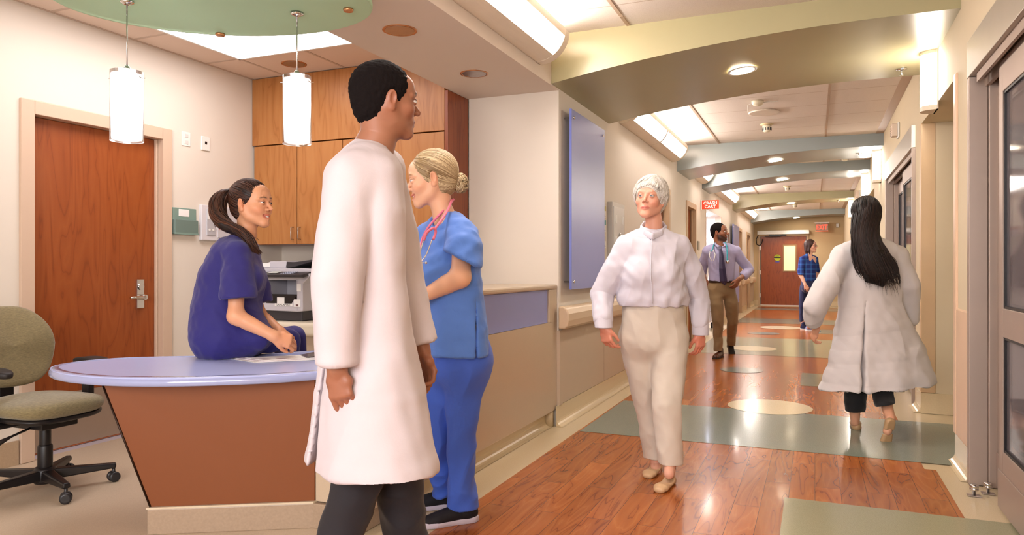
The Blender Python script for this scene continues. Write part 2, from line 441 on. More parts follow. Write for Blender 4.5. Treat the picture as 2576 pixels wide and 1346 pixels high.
# cove base, wainscot, corner guards
def cove_y(mb, x, sgn, a, b, h=.15, t=.008, r=.05):
    """cove base on a wall in plane X=x, room on side sgn"""
    prof = [(x, h), (x+sgn*t, h)]
    for k in range(7):
        q = math.pi/2*k/6; prof.append((x+sgn*(t+r*(1-math.cos(q))), r*(1-math.sin(q))))
    prof.append((x, 0.0))
    mb.prism([(px, a, pz+.002) for px, pz in prof], (0, b-a, 0), smooth=False)
mb = MB()
for a, b in ((YB-.1, 8.66), (9.74, 11.06), (12.04, 13.2), (15.56, 18.92), (20.04, 21.52), (22.68, YE)):
    cove_y(mb, XL, 1, a, b)
struct('baseboard_left', mb, M_cove)
mb = MB()
for a, b in ((4.70, 5.20), (6.80, 7.14), (9.84, 11.88), (13.42, 13.86), (16.26, YE)):
    cove_y(mb, XR, -1, a, b, h=.17)
mb.box(XR, XR+.6, 6.772, 6.78, 0.002, .17); mb.box(XR+.592, XR+.6, 5.22, 6.78, .002, .17); mb.box(XR-.008, XR+.12, 6.77, 6.80, .002, .17)
struct('baseboard_right', mb, M_cove)
mb = MB(); mb.box(XD, XD+.012, -2.5, 2.88, .002, .15); mb.box(XD, XD+.012, 4.02, YB, .002, .15)
struct('baseboard_station', mb, mat('station_base_vinyl', '#b59c80', .35, var=.12, vscale=90))
mb = MB(); mb.box(XL, -1.66, YE-.012, YE, .002, .16); mb.box(-.16, XR, YE-.012, YE, .002, .16)
struct('baseboard_end', mb, M_cove)
mb = MB()
for a, b in ((YB+.02, 8.64), (9.76, 11.04), (12.06, 13.2), (15.56, 18.9), (20.06, 21.5), (22.7, YE)):
    mb.box(XL, XL+.007, a, b, .155, .76)
    y = a+1.2
    mb.mi = 1
    while y < b: mb.box(XL+.006, XL+.0085, y-.003, y+.003, .155, .76); y += 1.2
    mb.mi = 0
mb.box(XL-.03, XL+.012, YB-.045, YB+.03, .15, .72)
struct('trim_6', mb, [M_panel, M_tbar])
mb = MB(); mb.box(XR-.014, XR+.02, 5.14, 5.225, .17, 2.40); mb.box(XR-.012, XR+.008, 4.78, 5.14, .17, .95)
struct('trim_7', mb, mat('corner_guard_vinyl', '#e0bfa0', .4), bevel=.012)
mb = MB(); mb.box(XR-.006, XR+.1, 6.775, 6.86, .17, 2.385)
struct('trim_8', mb, mat('corner_guard_tan', '#cfb08a', .4), bevel=.006)

# ------------------------------------------------------------------ hospital handrails
def handrail(y0, y1, lab):
    mb = MB(); prof = [(0, .735), (.05, .735), (.075, .755), (.085, .80), (.085, .85), (.07, .885), (.04, .905), (0, .905)]
    mb.prism([(XL+.012+px, y0, pz) for px, pz in prof], (0, y1-y0, 0))
    o = mb.build('handrail', M_rail, None, bevel=.012, world='base', seg=3)
    tag(o, lab, 'handrail', 'beige handrails along the left wall')
handrail(YB-.08, 8.64, 'long beige vinyl handrail on the left wall behind the white-haired walker')
handrail(9.76, 11.04, 'short beige handrail between the first two left-hand doorways')
handrail(15.60, 18.9, 'beige handrail beyond the crash cart alcove')
handrail(20.06, 21.5, 'short beige handrail between the two furthest left doorways')
handrail(22.7, 23.9, 'short beige handrail in the far left corner before the end door')

# ------------------------------------------------------------------ doors
def door_frame_x(mb, x, sgn, a, b, zt, w_=.07, depth=.12, proud=.02):
    """pressed metal frame around an opening in an X wall"""
    mb.box(x+sgn*proud, x-sgn*depth, a-w_, a+.015, 0.003, zt+w_)
    mb.box(x+sgn*proud, x-sgn*depth, b-.015, b+w_, 0.003, zt+w_)
    mb.box(x+sgn*proud, x-sgn*depth, a+.015, b-.015, zt-.015, zt+w_)
    mb.box(x-sgn*.03, x-sgn*.055, a+.015, a+.03, 0.003, zt-.015); mb.box(x-sgn*.03, x-sgn*.055, b-.03, b-.015, 0.003, zt-.015)
# station door
d1 = empty('door_1', (XD, 3.45, 0), kind='structure')
mb = MB(); door_frame_x(mb, XD, 1, 2.96, 3.94, 2.165); mb.build('door_frame', M_frame, d1, bevel=.004)
mb = MB(); mb.box(XD-.095, XD-.055, 2.977, 3.923, .02, 2.148); mb.build('door_leaf', M_door, d1, bevel=.002)
mb = MB(); mb.box(XD-.056, XD-.0525, 2.99, 3.915, .03, .38); mb.build('kick_plate', M_alu, d1)
mb = MB(); mb.box(XD-.055, XD-.04, 3.755, 3.815, .905, 1.115)
mb.lathe([(.018, -.02), (.018, .0), (.024, .004)], (XD-.035, 3.785, 1.06), 20, 0)
mb.lathe([(.02, -.03), (.02, .03)], (XD-.02, 3.785, .985), 16, 0)
mb.tube([(XD+.005, 3.785, .985), (XD+.015, 3.75, .985), (XD+.016, 3.70, .988), (XD+.012, 3.655, .983)], [.012, .012, .011, .01], 12)
mb.build('door_handle', M_chrome, d1, bevel=.002)
# left wall doors
def corridor_door(n, a, b, zt):
    d = empty('door_%d' % n, (XL, (a+b)/2, 0), kind='structure')
    mb = MB(); door_frame_x(mb, XL, 1, a, b, zt); mb.build('door_frame', mat('corridor_frame_paint', '#c2a584', .45), d, bevel=.004)
    mb = MB(); mb.box(XL-.112, XL-.07, a+.017, b-.017, .012, zt-.018); mb.build('door_leaf', M_door, d)
    mb = MB(); mb.lathe([(.02, 0), (.02, .05)], (XL-.07, b-.09, 1.0), 12, 0); mb.tube([(XL-.025, b-.09, 1.0), (XL-.02, b-.2, 1.0)], .01, 8)
    mb.build('door_handle', M_chrome, d)
for n, (a, b, zt) in enumerate([LD[0], LD[1], LD[3], LD[4]]): corridor_door(n+2, a, b, zt)
mb = MB(); mb.box(XL+.006, XL-.12, 13.22, 13.27, 0.003, 2.25); mb.box(XL+.006, XL-.115, 15.488, 15.54, .003, 2.25)
struct('trim_9', mb, M_frame)
# end door with vision panel
d6 = empty('door_6', (-.92, YE, 0), kind='structure')
mb = MB(); mb.box(-1.66, -1.60, YE-.03, YE+.12, 0.003, 2.24); mb.box(-.24, -.18, YE-.03, YE+.12, .003, 2.24); mb.box(-1.6, -.24, YE-.03, YE+.12, 2.18, 2.24)
mb.build('door_frame', mat('corridor_frame_paint', '#c2a584', .45), d6)
mb = MB(); y0, y1 = YE+.01, YE+.05
mb.box(-1.58, -.91, y0, y1, .02, 2.17); mb.box(-.55, -.26, y0, y1, .02, 2.17); mb.box(-.91, -.55, y0, y1, .02, 1.09); mb.box(-.91, -.55, y0, y1, 1.90, 2.17)
mb.build('door_leaf', wood('end_door_veneer', 2, '#74300e', '#8c4218', '#964a1e', .3), d6)
mb = MB(); mb.box(-.93, -.53, YE-.002, YE+.008, 1.07, 1.10); mb.box(-.93, -.53, YE-.002, YE+.008, 1.89, 1.92); mb.box(-.93, -.90, YE-.002, YE+.008, 1.1, 1.89); mb.box(-.56, -.53, YE-.002, YE+.008, 1.1, 1.89)
mb.build('vision_panel_frame', mat('vision_frame', '#9a7448', .5), d6)
mb = MB(); mb.box(-.90, -.56, YE+.02, YE+.028, 1.1, 1.89); mb.build('vision_panel', emat('lit_room_beyond', '#e8d9a6', .42), d6)
mb = MB()
for z in (.25, .98, 1.75): mb.box(-1.63, -1.58, YE-.035, YE-.028, z, z+.13)
mb.build('hinge', M_alu, d6)
mb = MB(); mb.box(-1.6, -.24, YE+.005, YE+.12, .002, .02); mb.build('threshold', M_white, d6)
o = MB().box(-1.68, -.16, YE-.19, YE-.03, 2.24, 2.36).build('door_operator', M_white, d6, bevel=.01)
mb = MB(); mb.box(-1.32, -.82, YE-.12, YE-.02, 2.19, 2.235); mb.box(-1.45, -1.0, YE-.14, YE-.1, 2.165, 2.195)
mb.build('closer_arm', M_black, d6, bevel=.005)
mb = MB(); mb.tube([(-1.66, YE-.1, 2.22), (-1.72, YE-.09, 2.10), (-1.70, YE-.06, 1.93), (-1.62, YE-.05, 1.90), (-1.56, YE-.06, 1.96), (-1.52, YE-.07, 2.1)], .014, 8)
mb.build('cable_loop', M_black, d6)
# yellow round push sticker with a strip below
st = empty('door_sticker', (-1.15, YE+.008, 1.5), label='round yellow warning sticker with a small blue strip on the end door', cat='sticker')
MB().lathe([(.1, -.004), (.1, 0)], (-1.09, YE+.005, 1.51), 28, 1).build('disc', mat('sticker_yellow', '#b6bb20', .5), st)
MB().box(-1.19, -.99, YE-.001, YE+.002, 1.495, 1.53).build('band', M_black, st)
text_mesh('lettering', 'AUTOMATIC\nDOOR', .03, frameM((-1.09, YE-.0015, 1.555), (1, 0, 0), (0, 0, 1)), M_black, st, .0005)
MB().box(-1.15, -1.03, YE+.001, YE+.008, 1.36, 1.41).build('strip', mat('sticker_blue', '#5a50a0', .5), st)

# ------------------------------------------------------------------ sliding glass doors on the right
def slide_door(n, a, b, zt, leafs, hdr=.15):
    """header, jambs, leaves with mid rail and glass. leafs: (ya, yb, x offset, slide)"""
    d = empty('door_%d' % n, (XR, (a+b)/2, 0), kind='structure')
    mb = MB(); mb.box(XR-.03, XR+.16, a-.02, b+.03, zt-.17, zt+.03)
    mb.build('header', mat('header_metal', '#c0b6aa', .35, metal=.6), d, bevel=.003)
    mb = MB(); mb.box(XR-.028, XR+.062, b-.02, b+.03, 0.003, zt-.17); mb.box(XR+.062, XR+.15, b-.045, b+.03, .003, zt-.17)
    mb.box(XR-.028, XR+.15, a-.03, a+.02, 0.003, zt-.17)
    mb.build('jamb', M_aluf, d, bevel=.004)
    mb = MB(); mb.box(XR+.05, XR+.07, a, b, zt-.23, zt-.17); mb.box(XR-.005, XR+.01, a, b-.1, zt-.22, zt-.17); mb.build('track', M_aluf, d)
    for (ya, yb, x) in leafs:
        mb = MB(); t = .04; st_ = .075
        mb.box(x, x+t, ya, ya+st_, .012, zt-.2); mb.box(x, x+t, yb-st_, yb, .012, zt-.2)
        mb.box(x, x+t, ya+st_, yb-st_, .012, .30); mb.box(x, x+t, ya+st_, yb-st_, .86, 1.0); mb.box(x, x+t, ya+st_, yb-st_, zt-.36, zt-.2)
        mb.box(x-.006, x, ya, yb, .012, .20)
        lf = mb.build('door_leaf', M_aluf, d, bevel=.003)
        mb = MB(); mb.box(x+.015, x+.022, ya+st_, yb-st_, .3, .86); mb.box(x+.015, x+.022, ya+st_, yb-st_, 1.0, zt-.36)
        mb.build('glass_pane', M_dglass, lf)
        mb = MB()
        for z0, z1 in ((.30, .86), (1.0, zt-.36)):
            for q0, q1 in ((ya+st_, ya+st_+.014), (yb-st_-.014, yb-st_)): mb.box(x+.005, x+.03, q0, q1, z0, z1)
            mb.box(x+.005, x+.03, ya+st_, yb-st_, z1-.012, z1); mb.box(x+.005, x+.03, ya+st_, yb-st_, z0, z0+.012)
        mb.build('gasket', M_black, lf)
    return d
slide_door(7, 3.2, 4.66, 2.42, [(3.85, 4.62, XR+.10), (3.2, 4.25, XR+.035)])
slide_door(8, 7.2, 9.75, 2.42, [(7.22, 8.55, XR+.035), (8.4, 9.72, XR+.10)])
slide_door(9, 13.95, 16.2, 2.42, [(13.97, 15.1, XR+.035), (15.0, 16.17, XR+.10)])
# door stops on the floor
def stop(x, y, lab):
    r = empty('door_stop', (x, y, 0), label=lab, cat='door stop', group='floor door stops')
    mb = MB(); mb.box(x-.03, x+.03, y-.022, y+.022, .002, .006); mb.build('plate', M_alu, r)
    mb = MB(); mb.lathe([(.008, 0.004), (.008, .03), (.021, .031), (.021, .043), (.018, .045), (.021, .047), (.021, .058), (.016, .062), (0, .062)], (x, y, 0), 20)
    mb.build('knob', M_chrome, r)
stop(.77, 4.43, 'low steel door stop on the floor, left of the pair beside the glass door')
stop(.845, 4.50, 'low steel door stop on the floor, right of the pair beside the glass door')

# ------------------------------------------------------------------ light fittings
def wall_cove_light(y0, y1, lab, segs=1):
    r = empty('cove_light', (XL, (y0+y1)/2, 2.64), label=lab, cat='ceiling light', group='curved cove lights high on the left wall')
    R0 = .205
    def arc(rad, a0, a1, n=10, cx=XL+.012, cz=2.845):
        return [(cx+rad*math.sin(R(a0+(a1-a0)*k/n)), cz-rad*math.cos(R(a0+(a1-a0)*k/n))) for k in range(n+1)]
    # housing: wide lower shelf, thick end plates and the mid rib
    mb = MB(); full = [(XL, 2.845), (XL, 2.64)]+arc(R0+.004, 0, 88, 14)
    for ya, yb in ((y0, y0+.085), (y1-.085, y1)): mb.prism([(px, ya, pz) for px, pz in full], (0, yb-ya, 0))
    p = [(XL, 2.64)]+arc(R0+.002, 0, 34, 6)+arc(R0-.02, 34, 0, 6)+[(XL, 2.66)]
    mb.prism([(px, y0+.085, pz) for px, pz in p], (0, y1-y0-.17, 0))
    p = arc(R0+.002, 76, 90, 4)+arc(R0-.02, 90, 76, 4); mb.prism([(px, y0+.085, pz) for px, pz in p], (0, y1-y0-.17, 0))
    if segs > 1: ym = (y0+y1)/2; mb.prism([(px, ym-.03, pz) for px, pz in full], (0, .06, 0))
    mb.build('housing', mat('fixture_cream', '#e9dccb', .5), r)
    mb = MB()
    for k in range(segs):
        ya = y0+.085+(y1-y0-.17)*k/segs; yb = y0+.085+(y1-y0-.17)*(k+1)/segs
        q = arc(R0-.002, 33, 77, 10)
        for (xa, za), (xb, zb) in zip(q[:-1], q[1:]):
            mb.raw([(xa, ya+.005, za), (xb, ya+.005, zb), (xb, yb-.005, zb), (xa, yb-.005, za)], [(0, 1, 2, 3)], True)
    mb.build('diffuser', M_lamp, r)
    MB().box(XL+.02, XL+.20, y0+.09, y1-.09, 2.848, 2.852).build('upper_lens', M_lampup, r)
wall_cove_light(2.2, 4.80, 'long curved glowing light at the top, nearest, above the soffit edge')
wall_cove_light(7.04, 9.92, 'curved cove light just beyond the big green beam', 2)
wall_cove_light(11.55, 12.72, 'short curved cove light between the two blue beams')
wall_cove_light(13.95, 17.2, 'curved cove light above the crash cart sign', 2)
wall_cove_light(19.0, 22.8, 'furthest curved cove light near the end door', 2)
def downlight(x, y, z, lit, lab, grp, tilt=0, r_=.085):
    r = empty('downlight', (x, y, z), label=lab, cat='recessed light', group=grp)
    r.rotation_euler = (0, tilt, 0)
    mb = MB(); mb.lathe([(r_*.86, .0), (r_*.9, -.006), (r_*1.08, -.005), (r_*1.1, .001)], (0, 0, 0), 36, cap=False)
    mb.build('trim_ring', mat('copper_trim', '#c08a5c', .3, metal=.6) if not lit else M_white, r, world=False)
    if lit:
        MB().lathe([(0, -.003), (r_*.88, -.003)], (0, 0, 0), 36).build('lens', M_dl, r, world=False)
        l = bpy.data.lights.new('downlight_beam', 'SPOT'); l.energy = 38; l.spot_size = R(125); l.spot_blend = .7; l.shadow_soft_size = .1; l.color = (1, .96, .92)
        lo = bpy.data.objects.new('downlight_beam', l); COL.objects.link(lo); lo.location = (x, y, z-.03)
    else:
        MB().lathe([(r_*.9, -.004), (r_*.88, -.0035), (r_*.55, -.003), (.02, -.0025), (0, -.0025)], (0, 0, 0), 36).build('reflector', mat('dim_reflector', '#8a7f7a', .25, metal=.9), r, world=False)
for i, (y, zz) in enumerate([(5.80, 2.71), (10.86, 2.71), (13.26, 2.71), (18.26, 2.71), (23.57, 2.71)]):
    downlight(-.515, y, zz+.004, True, ['round glowing downlight in the big green beam', 'round downlight in the nearer blue beam', 'round downlight in the second blue beam', 'round downlight in the far green beam', 'round downlight in the furthest beam'][i], 'round downlights in the beams', tilt=R(-6), r_=.1)
def can(x, y, z, lab):
    """recessed open reflector can, unlit"""
    r = empty('recessed_can', (x, y, z), label=lab, cat='recessed light', group='unlit recessed cans in the soffit')
    MB().lathe([(.083, .003), (.083, -.004), (.098, -.004), (.1, .001)], (0, 0, 0), 40, cap=False).build('trim_ring', mat('copper_trim', '#c48a5e', .25, metal=.7), r, world=False)
    MB().lathe([(.083, -.0043), (.076, -.0008), (.055, -.0003), (0, -.0002)], (0, 0, 0), 40).build('reflector', mat('can_reflector', '#b0a8a6', .3, metal=1, bmp=1.0, bscale=14), r, world=False)
can(-2.177, 3.537, ZS, 'open metal recessed can nearest the green disc')
can(-2.186, 4.528, ZS, 'open metal recessed can further along the soffit, above the blonde woman')
can(-3.82, 4.62, ZN, 'small recessed can in front of the cabinets, behind the second pendant')
tr = empty('troffer_light', (-3.58, 3.7, ZN), label='square glowing ceiling panel half hidden by the green disc', cat='ceiling light')
MB().box(-4.10, -3.06, 2.6, 4.33, ZN-.008, ZN-.002).build('diffuser', M_sky, tr)
mb = MB(); mb.box(-4.12, -4.10, 2.58, 4.35, ZN-.01, ZN); mb.box(-3.06, -3.04, 2.58, 4.35, ZN-.01, ZN); mb.box(-4.12, -3.04, 2.58, 2.6, ZN-.01, ZN); mb.box(-4.12, -3.04, 4.33, 4.35, ZN-.01, ZN)
mb.build('frame', M_white, tr)
# wall sconces
def sconce(y, lab):
    r = empty('wall_sconce', (XR, y, 2.32), label=lab, cat='wall light', group='tall sconces on the right wall')
    def arcp(rad, n=12, a=90): return [(XR-.02-rad*math.cos(R(-a+2*a*k/n)), y+rad*math.sin(R(-a+2*a*k/n))*1.0) for k in range(n+1)]
    mb = MB(); p = arcp(.085)
    q = [(XR, y-.1)]+p+[(XR, y+.1)]
    mb.prism([(a, b, 2.33) for a, b in q], (0, 0, .035)); mb.prism([(a, b, 2.735) for a, b in q], (0, 0, .03))
    mb.box(XR-.01, XR, y-.1, y+.1, 2.33, 2.76)
    for k in (4, 8):
        a, b = p[k]; mb.box(a-.006, a+.004, b-.005, b+.005, 2.365, 2.735)
    mb.build('housing', mat('fixture_cream', '#e9dccb', .5), r)
    mb = MB(); p2 = arcp(.078)
    for (xa, ya), (xb, yb) in zip(p2[:-1], p2[1:]): mb.raw([(xa, ya, 2.365), (xb, yb, 2.365), (xb, yb, 2.735), (xa, ya, 2.735)], [(0, 1, 2, 3)], True)
    mb.build('diffuser', M_sconce, r)
sconce(6.0, 'tall glowing wall sconce nearest the camera above the niche')
sconce(10.75, 'tall wall sconce second from the camera, above the glass doors beyond the alarm')
sconce(13.3, 'tall wall sconce third along the right wall')
sconce(18.3, 'tall wall sconce furthest along, left of the dark-haired head')
# pendants
def pendant(x, y, z0, z1, rad, lab):
    r = empty('pendant_lamp', (x, y, z0), label=lab, cat='pendant lamp', group='glass cylinder pendants over the desk')
    h = z1-z0
    MB().lathe([(rad, 0), (rad, h), (rad-.004, h), (rad-.004, .005), (0, .005), (0, 0)], (0, 0, 0), 40).build('outer_glass', M_glass, r, world=False)
    MB().lathe([(0, .02), (rad*.70, .022), (rad*.74, .03), (rad*.74, h-.03), (rad*.70, h-.02), (.02, h-.02)], (0, 0, 0), 40).build('inner_shade', M_pend, r, world=False)
    mb = MB(); mb.tube([(0, 0, h-.03), (0, 0, 2.42-z0)], .0035, 8); mb.lathe([(.03, 2.416-z0), (.03, 2.41-z0), (.008, 2.40-z0)], (0, 0, 0), 20)
    mb.tube([(-rad-.015, 0, h-.03), (rad+.015, .0, h-.03)], .002, 6); mb.lathe([(.02, h-.03), (.02, h+.01), (.006, h+.03)], (0, 0, 0), 16)
    mb.build('cord', M_chrome, r, world=False)
    r.rotation_euler = (0, 0, R(20))
pendant(-2.90, 2.36, 1.777, 2.095, .0705, 'glowing glass cylinder pendant, left of the two, in front of the wooden door')
pendant(-2.285, 2.785, 1.79, 2.115, .066, 'glowing glass cylinder pendant, right of the two, in front of the cabinets')
# green ceiling disc with standoffs
def ell(cx, cy, a, b, t, n=72): return [(cx+a*math.cos(k*2*math.pi/n)*math.cos(t)-b*math.sin(k*2*math.pi/n)*math.sin(t), cy+a*math.cos(k*2*math.pi/n)*math.sin(t)+b*math.sin(k*2*math.pi/n)*math.cos(t)) for k in range(n)]
gd = empty('ceiling_disc', (-2.56, 2.54, 2.42), label='large oval pale green glass disc hung below the ceiling over the desk', cat='ceiling panel')
mb = MB(); mb.prism([(x, y, 2.42) for x, y in ell(-2.56, 2.54, .725, .48, .438)], (0, 0, .03), True); mb.build('glass_panel', M_disc, gd, bevel=.008)
for (px, py) in [(-2.86, 2.88), (-2.03, 2.84), (-3.10, 2.12), (-2.35, 2.25)]:
    mb = MB(); mb.lathe([(0, 2.408), (.022, 2.408), (.024, 2.412), (.024, 2.42)], (px, py, 0), 20); mb.tube([(px, py, 2.45), (px, py, 2.56 if px > -2.5 else ZN)], .006, 8)
    mb.build('standoff', mat('copper_trim', '#c08a5c', .3, metal=.6), gd)

al_ = empty('alcove_light', (XL-.35, 14.3, 2.25), label='flat light panel in the top of the crash cart alcove', cat='ceiling light')
MB().box(XL-.55, XL-.15, 13.7, 15.0, 2.235, 2.25).build('diffuser', emat('alcove_diffuser', '#dfe4ff', 26), al_)
MB().box(XL-.57, XL-.13, 13.68, 15.02, 2.2505, 2.2515).build('frame', M_white, al_)

# ------------------------------------------------------------------ reception desk
desk = empty('reception_desk', (-2.5, 2.55, 0), label='curved reception desk with frosted lavender oval top, bronze panel and stone plinth', cat='desk')
EX, EY, EA, EB, ET = -2.71, 2.63, .755, .40, .338
OUT = [(-2.02, 2.79), (-2.16, 2.56), (-2.34, 2.40), (-2.55, 2.268), (-2.78, 2.19), (-3.0, 2.178), (-3.18, 2.215), (-3.33, 2.29), (-3.415, 2.40), (-3.43, 2.53), (-3.375, 2.67), (-3.25, 2.79), (-3.08, 2.90), (-2.90, 3.02), (-2.76, 3.16), (-2.66, 3.32), (-2.56, 3.42), (-2.42, 3.44), (-2.32, 3.36), (-2.28, 3.15), (-2.20, 3.02), (-2.08, 2.93)]
def closed_spline(P, m=5):
    P = [Vector(p) for p in P]; n = len(P); out = []
    for i in range(n):
        p0, p1, p2, p3 = P[i-1], P[i], P[(i+1) % n], P[(i+2) % n]
        for k in range(m):
            t = k/m; out.append(.5*((2*p1)+(p2-p0)*t+(2*p0-5*p1+4*p2-p3)*t*t+(3*p1-p0-3*p2+p3)*t**3))
    return out
OL = closed_spline(OUT); NO = len(OL)
NR = [Vector(((OL[(i+1) % NO]-OL[i-1]).y, -(OL[(i+1) % NO]-OL[i-1]).x)).normalized() for i in range(NO)]
if sum((OL[i].x*OL[(i+1) % NO].y-OL[(i+1) % NO].x*OL[i].y) for i in range(NO)) < 0: NR = [-v for v in NR]
mb = MB(); mb.prism([(*(OL[i]-NR[i]*.006), .693) for i in range(NO)], (0, 0, .034), False)
mb.build('table_top', M_top, desk)
mb = MB(); prof = [(-.035, .692), (-.004, .690), (0, .694), (.0015, .707), (-.002, .718), (-.010, .726), (-.022, .7295), (-.04, .7295)]
V = []; F = []; n = len(prof)
for k in range(NO):
    for d, z in prof: p_ = OL[k]+NR[k]*d; V.append((p_.x, p_.y, z))
for k in range(NO):
    for j in range(n): F.append((k*n+j, ((k+1) % NO)*n+j, ((k+1) % NO)*n+(j+1) % n, k*n+(j+1) % n))
mb.raw(V, F, True); mb.build('glass_rim', M_rim, desk)
A, Bq, T = (-2.127, 2.714), (-2.75, 2.36), (-2.935, 2.262); nx, ny = -.49, .87
mb = MB()
mb.raw([(A[0], A[1], .125), (Bq[0], Bq[1], .125), (T[0], T[1], .69), (A[0], A[1], .69),
        (A[0]+nx*.05, A[1]+.3, .125), (Bq[0]+nx*.1+.1, Bq[1]+.28, .125), (T[0]+.12, T[1]+.30, .69), (A[0]+nx*.05, A[1]+.3, .69)],
       [(0, 1, 2, 3), (4, 7, 6, 5), (0, 4, 5, 1), (1, 5, 6, 2), (2, 6, 7, 3), (3, 7, 4, 0)])
mb.build('bronze_panel', M_brown, desk)
mb = MB(); mb.tube([(Bq[0]-.002, Bq[1]-.001, .125), (T[0]-.002, T[1]-.001, .69)], .005, 6); mb.build('edge_trim', mat('dark_bronze_trim', '#2c1608', .4, metal=.5), desk)
mb = MB(); mb.prism([(-2.757, 2.345, .001), (-2.127, 2.703, .001), (-1.875, 2.70, .001), (-1.875, 3.0, .001), (-2.80, 2.64, .001)], (0, 0, .115))
mb.build('plinth', M_plinth, desk, bevel=.004)
mb = MB(); mb.prism([(-2.76, 2.342, .116), (-2.124, 2.702, .116), (-2.124, 2.73, .116), (-2.765, 2.372, .116)], (0, 0, .008)); mb.build('plinth_cap', mat('cream_edge', '#d8c8ae', .3), desk)

MB().box(-2.127, -1.812, 2.72, 2.992, .121, .688).build('end_block', M_counter, desk, bevel=.004)

# ------------------------------------------------------------------ transaction counter
ct = empty('transaction_counter', (-1.95, 4.0, 0), label='high beige stone counter with inset lavender glass strip facing the corridor', cat='counter')
mb = MB(); x0, x1 = -1.93, -1.812
mb.box(x0, x1, 2.995, 5.2, .12, .79); mb.box(x0, x1, 2.995, 3.25, .79, 1.035); mb.box(x0, x1, 5.03, 5.2, .79, 1.035); mb.box(x0, x1-.03, 3.25, 5.03, .79, 1.035)
mb.build('counter_front', M_counter, ct, bevel=.005)
MB().box(-2.31, -1.806, 2.95, 5.2, 1.035, 1.072).build('counter_top', M_counter, ct, bevel=.012)
MB().box(-2.31, -1.93, 2.948, 2.99, .732, 1.06).build('end_panel', M_counterw, ct, bevel=.014)
mb = MB(); mb.box(x1-.028, x1-.014, 3.252, 5.028, .792, 1.033); mb.build('lavender_glass_strip', M_laven, ct)
mb = MB(); mb.box(-2.0, -1.877, 3.0, 5.2, .002, .119)
prof = [(-1.875, .12)]+[(-1.875+.05*(1-math.cos(math.pi/2*k/6)), .052*(1-math.sin(math.pi/2*k/6))) for k in range(7)]+[(-1.89, 0), (-1.89, .12)]
mb.prism([(px, 2.995, pz*.98+.002) for px, pz in prof], (0, 2.14, 0)); mb.lathe([(.035, .002), (.035, .12)], (-1.855, 5.14, 0), 16)
mb.build('toe_kick', M_cove, ct)

# ------------------------------------------------------------------ wall cabinets, fascia, back counter
yf = 4.885
def cabinet(xa, xb, lab):
    r = empty('wall_cabinet', ((xa+xb)/2, YB-.17, 1.4), label=lab, cat='cabinet', group='cherry wall cabinets')
    MB().box(xa+.002, xb-.002, yf, YB-.005, 1.395, 2.238).build('carcass', M_wooddk, r)
    xm = (xa+xb)/2
    for p, q, hx in ((xa, xm, xm-.037), (xm, xb, xm+.037)):
        d = MB().box(p+.003, q-.003, yf-.02, yf-.001, 1.397, 2.236).build('door', M_wood, r, bevel=.0015)
        mb = MB(); mb.tube([(hx, yf-.02, 1.435), (hx, yf-.048, 1.437), (hx, yf-.052, 1.445), (hx, yf-.052, 1.527), (hx, yf-.048, 1.535), (hx, yf-.02, 1.537)], .0045, 8)
        mb.build('handle', M_chrome, d)
cabinet(-4.45, -3.535, 'cherry wall cabinet nearest the corner above the printer')
cabinet(-3.535, -2.60, 'cherry wall cabinet behind the man in the white coat')
o = MB().box(-4.465, -2.598, yf-.025, YB-.005, 2.245, ZN-.006).build('cabinet_fascia', M_wood, None, world='base', bevel=.002)
tag(o, 'tall cherry wood fascia panel closing the gap from cabinets to ceiling', 'panel')
o = MB().box(-2.595, -2.565, yf-.03, YB-.038, 1.39, ZS-.003).build('cabinet_end_panel', M_wooddk, None, world='base', bevel=.002)
tag(o, 'dark cherry end panel at the right side of the wall cabinets', 'panel')
bc = empty('back_counter', (-3.5, 4.9, 0), label='cream counter with thick rounded edge along the back wall', cat='counter')
MB().box(XD+.004, -2.62, 4.6, YB-.004, .655, .765).build('worktop', M_counterw, bc, bevel=.03, seg=4)
MB().box(XD+.004, -2.62, 4.68, YB-.03, .002, .655).build('base_unit', M_panel, bc)

# ------------------------------------------------------------------ printer
pr = empty('printer', (-3.9, 4.9, .765), label='grey and black office printer with document feeder on the back counter', cat='printer')
mg = mat('printer_grey', '#c9c5cc', .45, var=.01); mg2 = mat('printer_mid_grey', '#8f8b93', .5, var=.01)
X0, X1, Y0, Y1, Z0 = -4.28, -3.80, 4.70, 5.15, .767
mb = MB(); mb.box(X0+.02, X1-.02, Y0+.02, Y1, Z0, Z0+.08); mb.build('base', M_dgrey, pr, bevel=.006)
mb = MB(); mb.box(X0, X0+.07, Y0, Y1, Z0+.08, Z0+.33); mb.box(X1-.055, X1, Y0, Y1, Z0+.08, Z0+.33); mb.box(X0+.07, X1-.055, Y0, Y1, Z0+.08, Z0+.17)
mb.box(X0+.07, X1-.055, Y0+.3, Y1, Z0+.17, Z0+.33)
mb.prism([(X1-.055, Y0, Z0+.30), (X1, Y0, Z0+.30), (X1+.09, Y0-.03, Z0+.36), (X1+.09, Y0-.03, Z0+.385), (X0, Y0-.03, Z0+.385), (X0, Y0, Z0+.33), (X1-.055, Y0, Z0+.33)], (0, Y1-Y0, 0))
mb.build('body', mg, pr, bevel=.006)
mb = MB(); mb.box(X0+.07, X1-.055, Y0+.004, Y0+.02, Z0+.17, Z0+.205); mb.prism([(X0+.07, Y0-.002, Z0+.215), (X1-.055, Y0-.002, Z0+.215), (X1-.11, Y0-.002, Z0+.14), (X0+.11, Y0-.002, Z0+.14)], (0, .02, 0))
mb.box(X0+.07, X1-.055, Y0+.03, Y0+.3, Z0+.172, Z0+.18); mb.build('output_tray', M_black, pr)
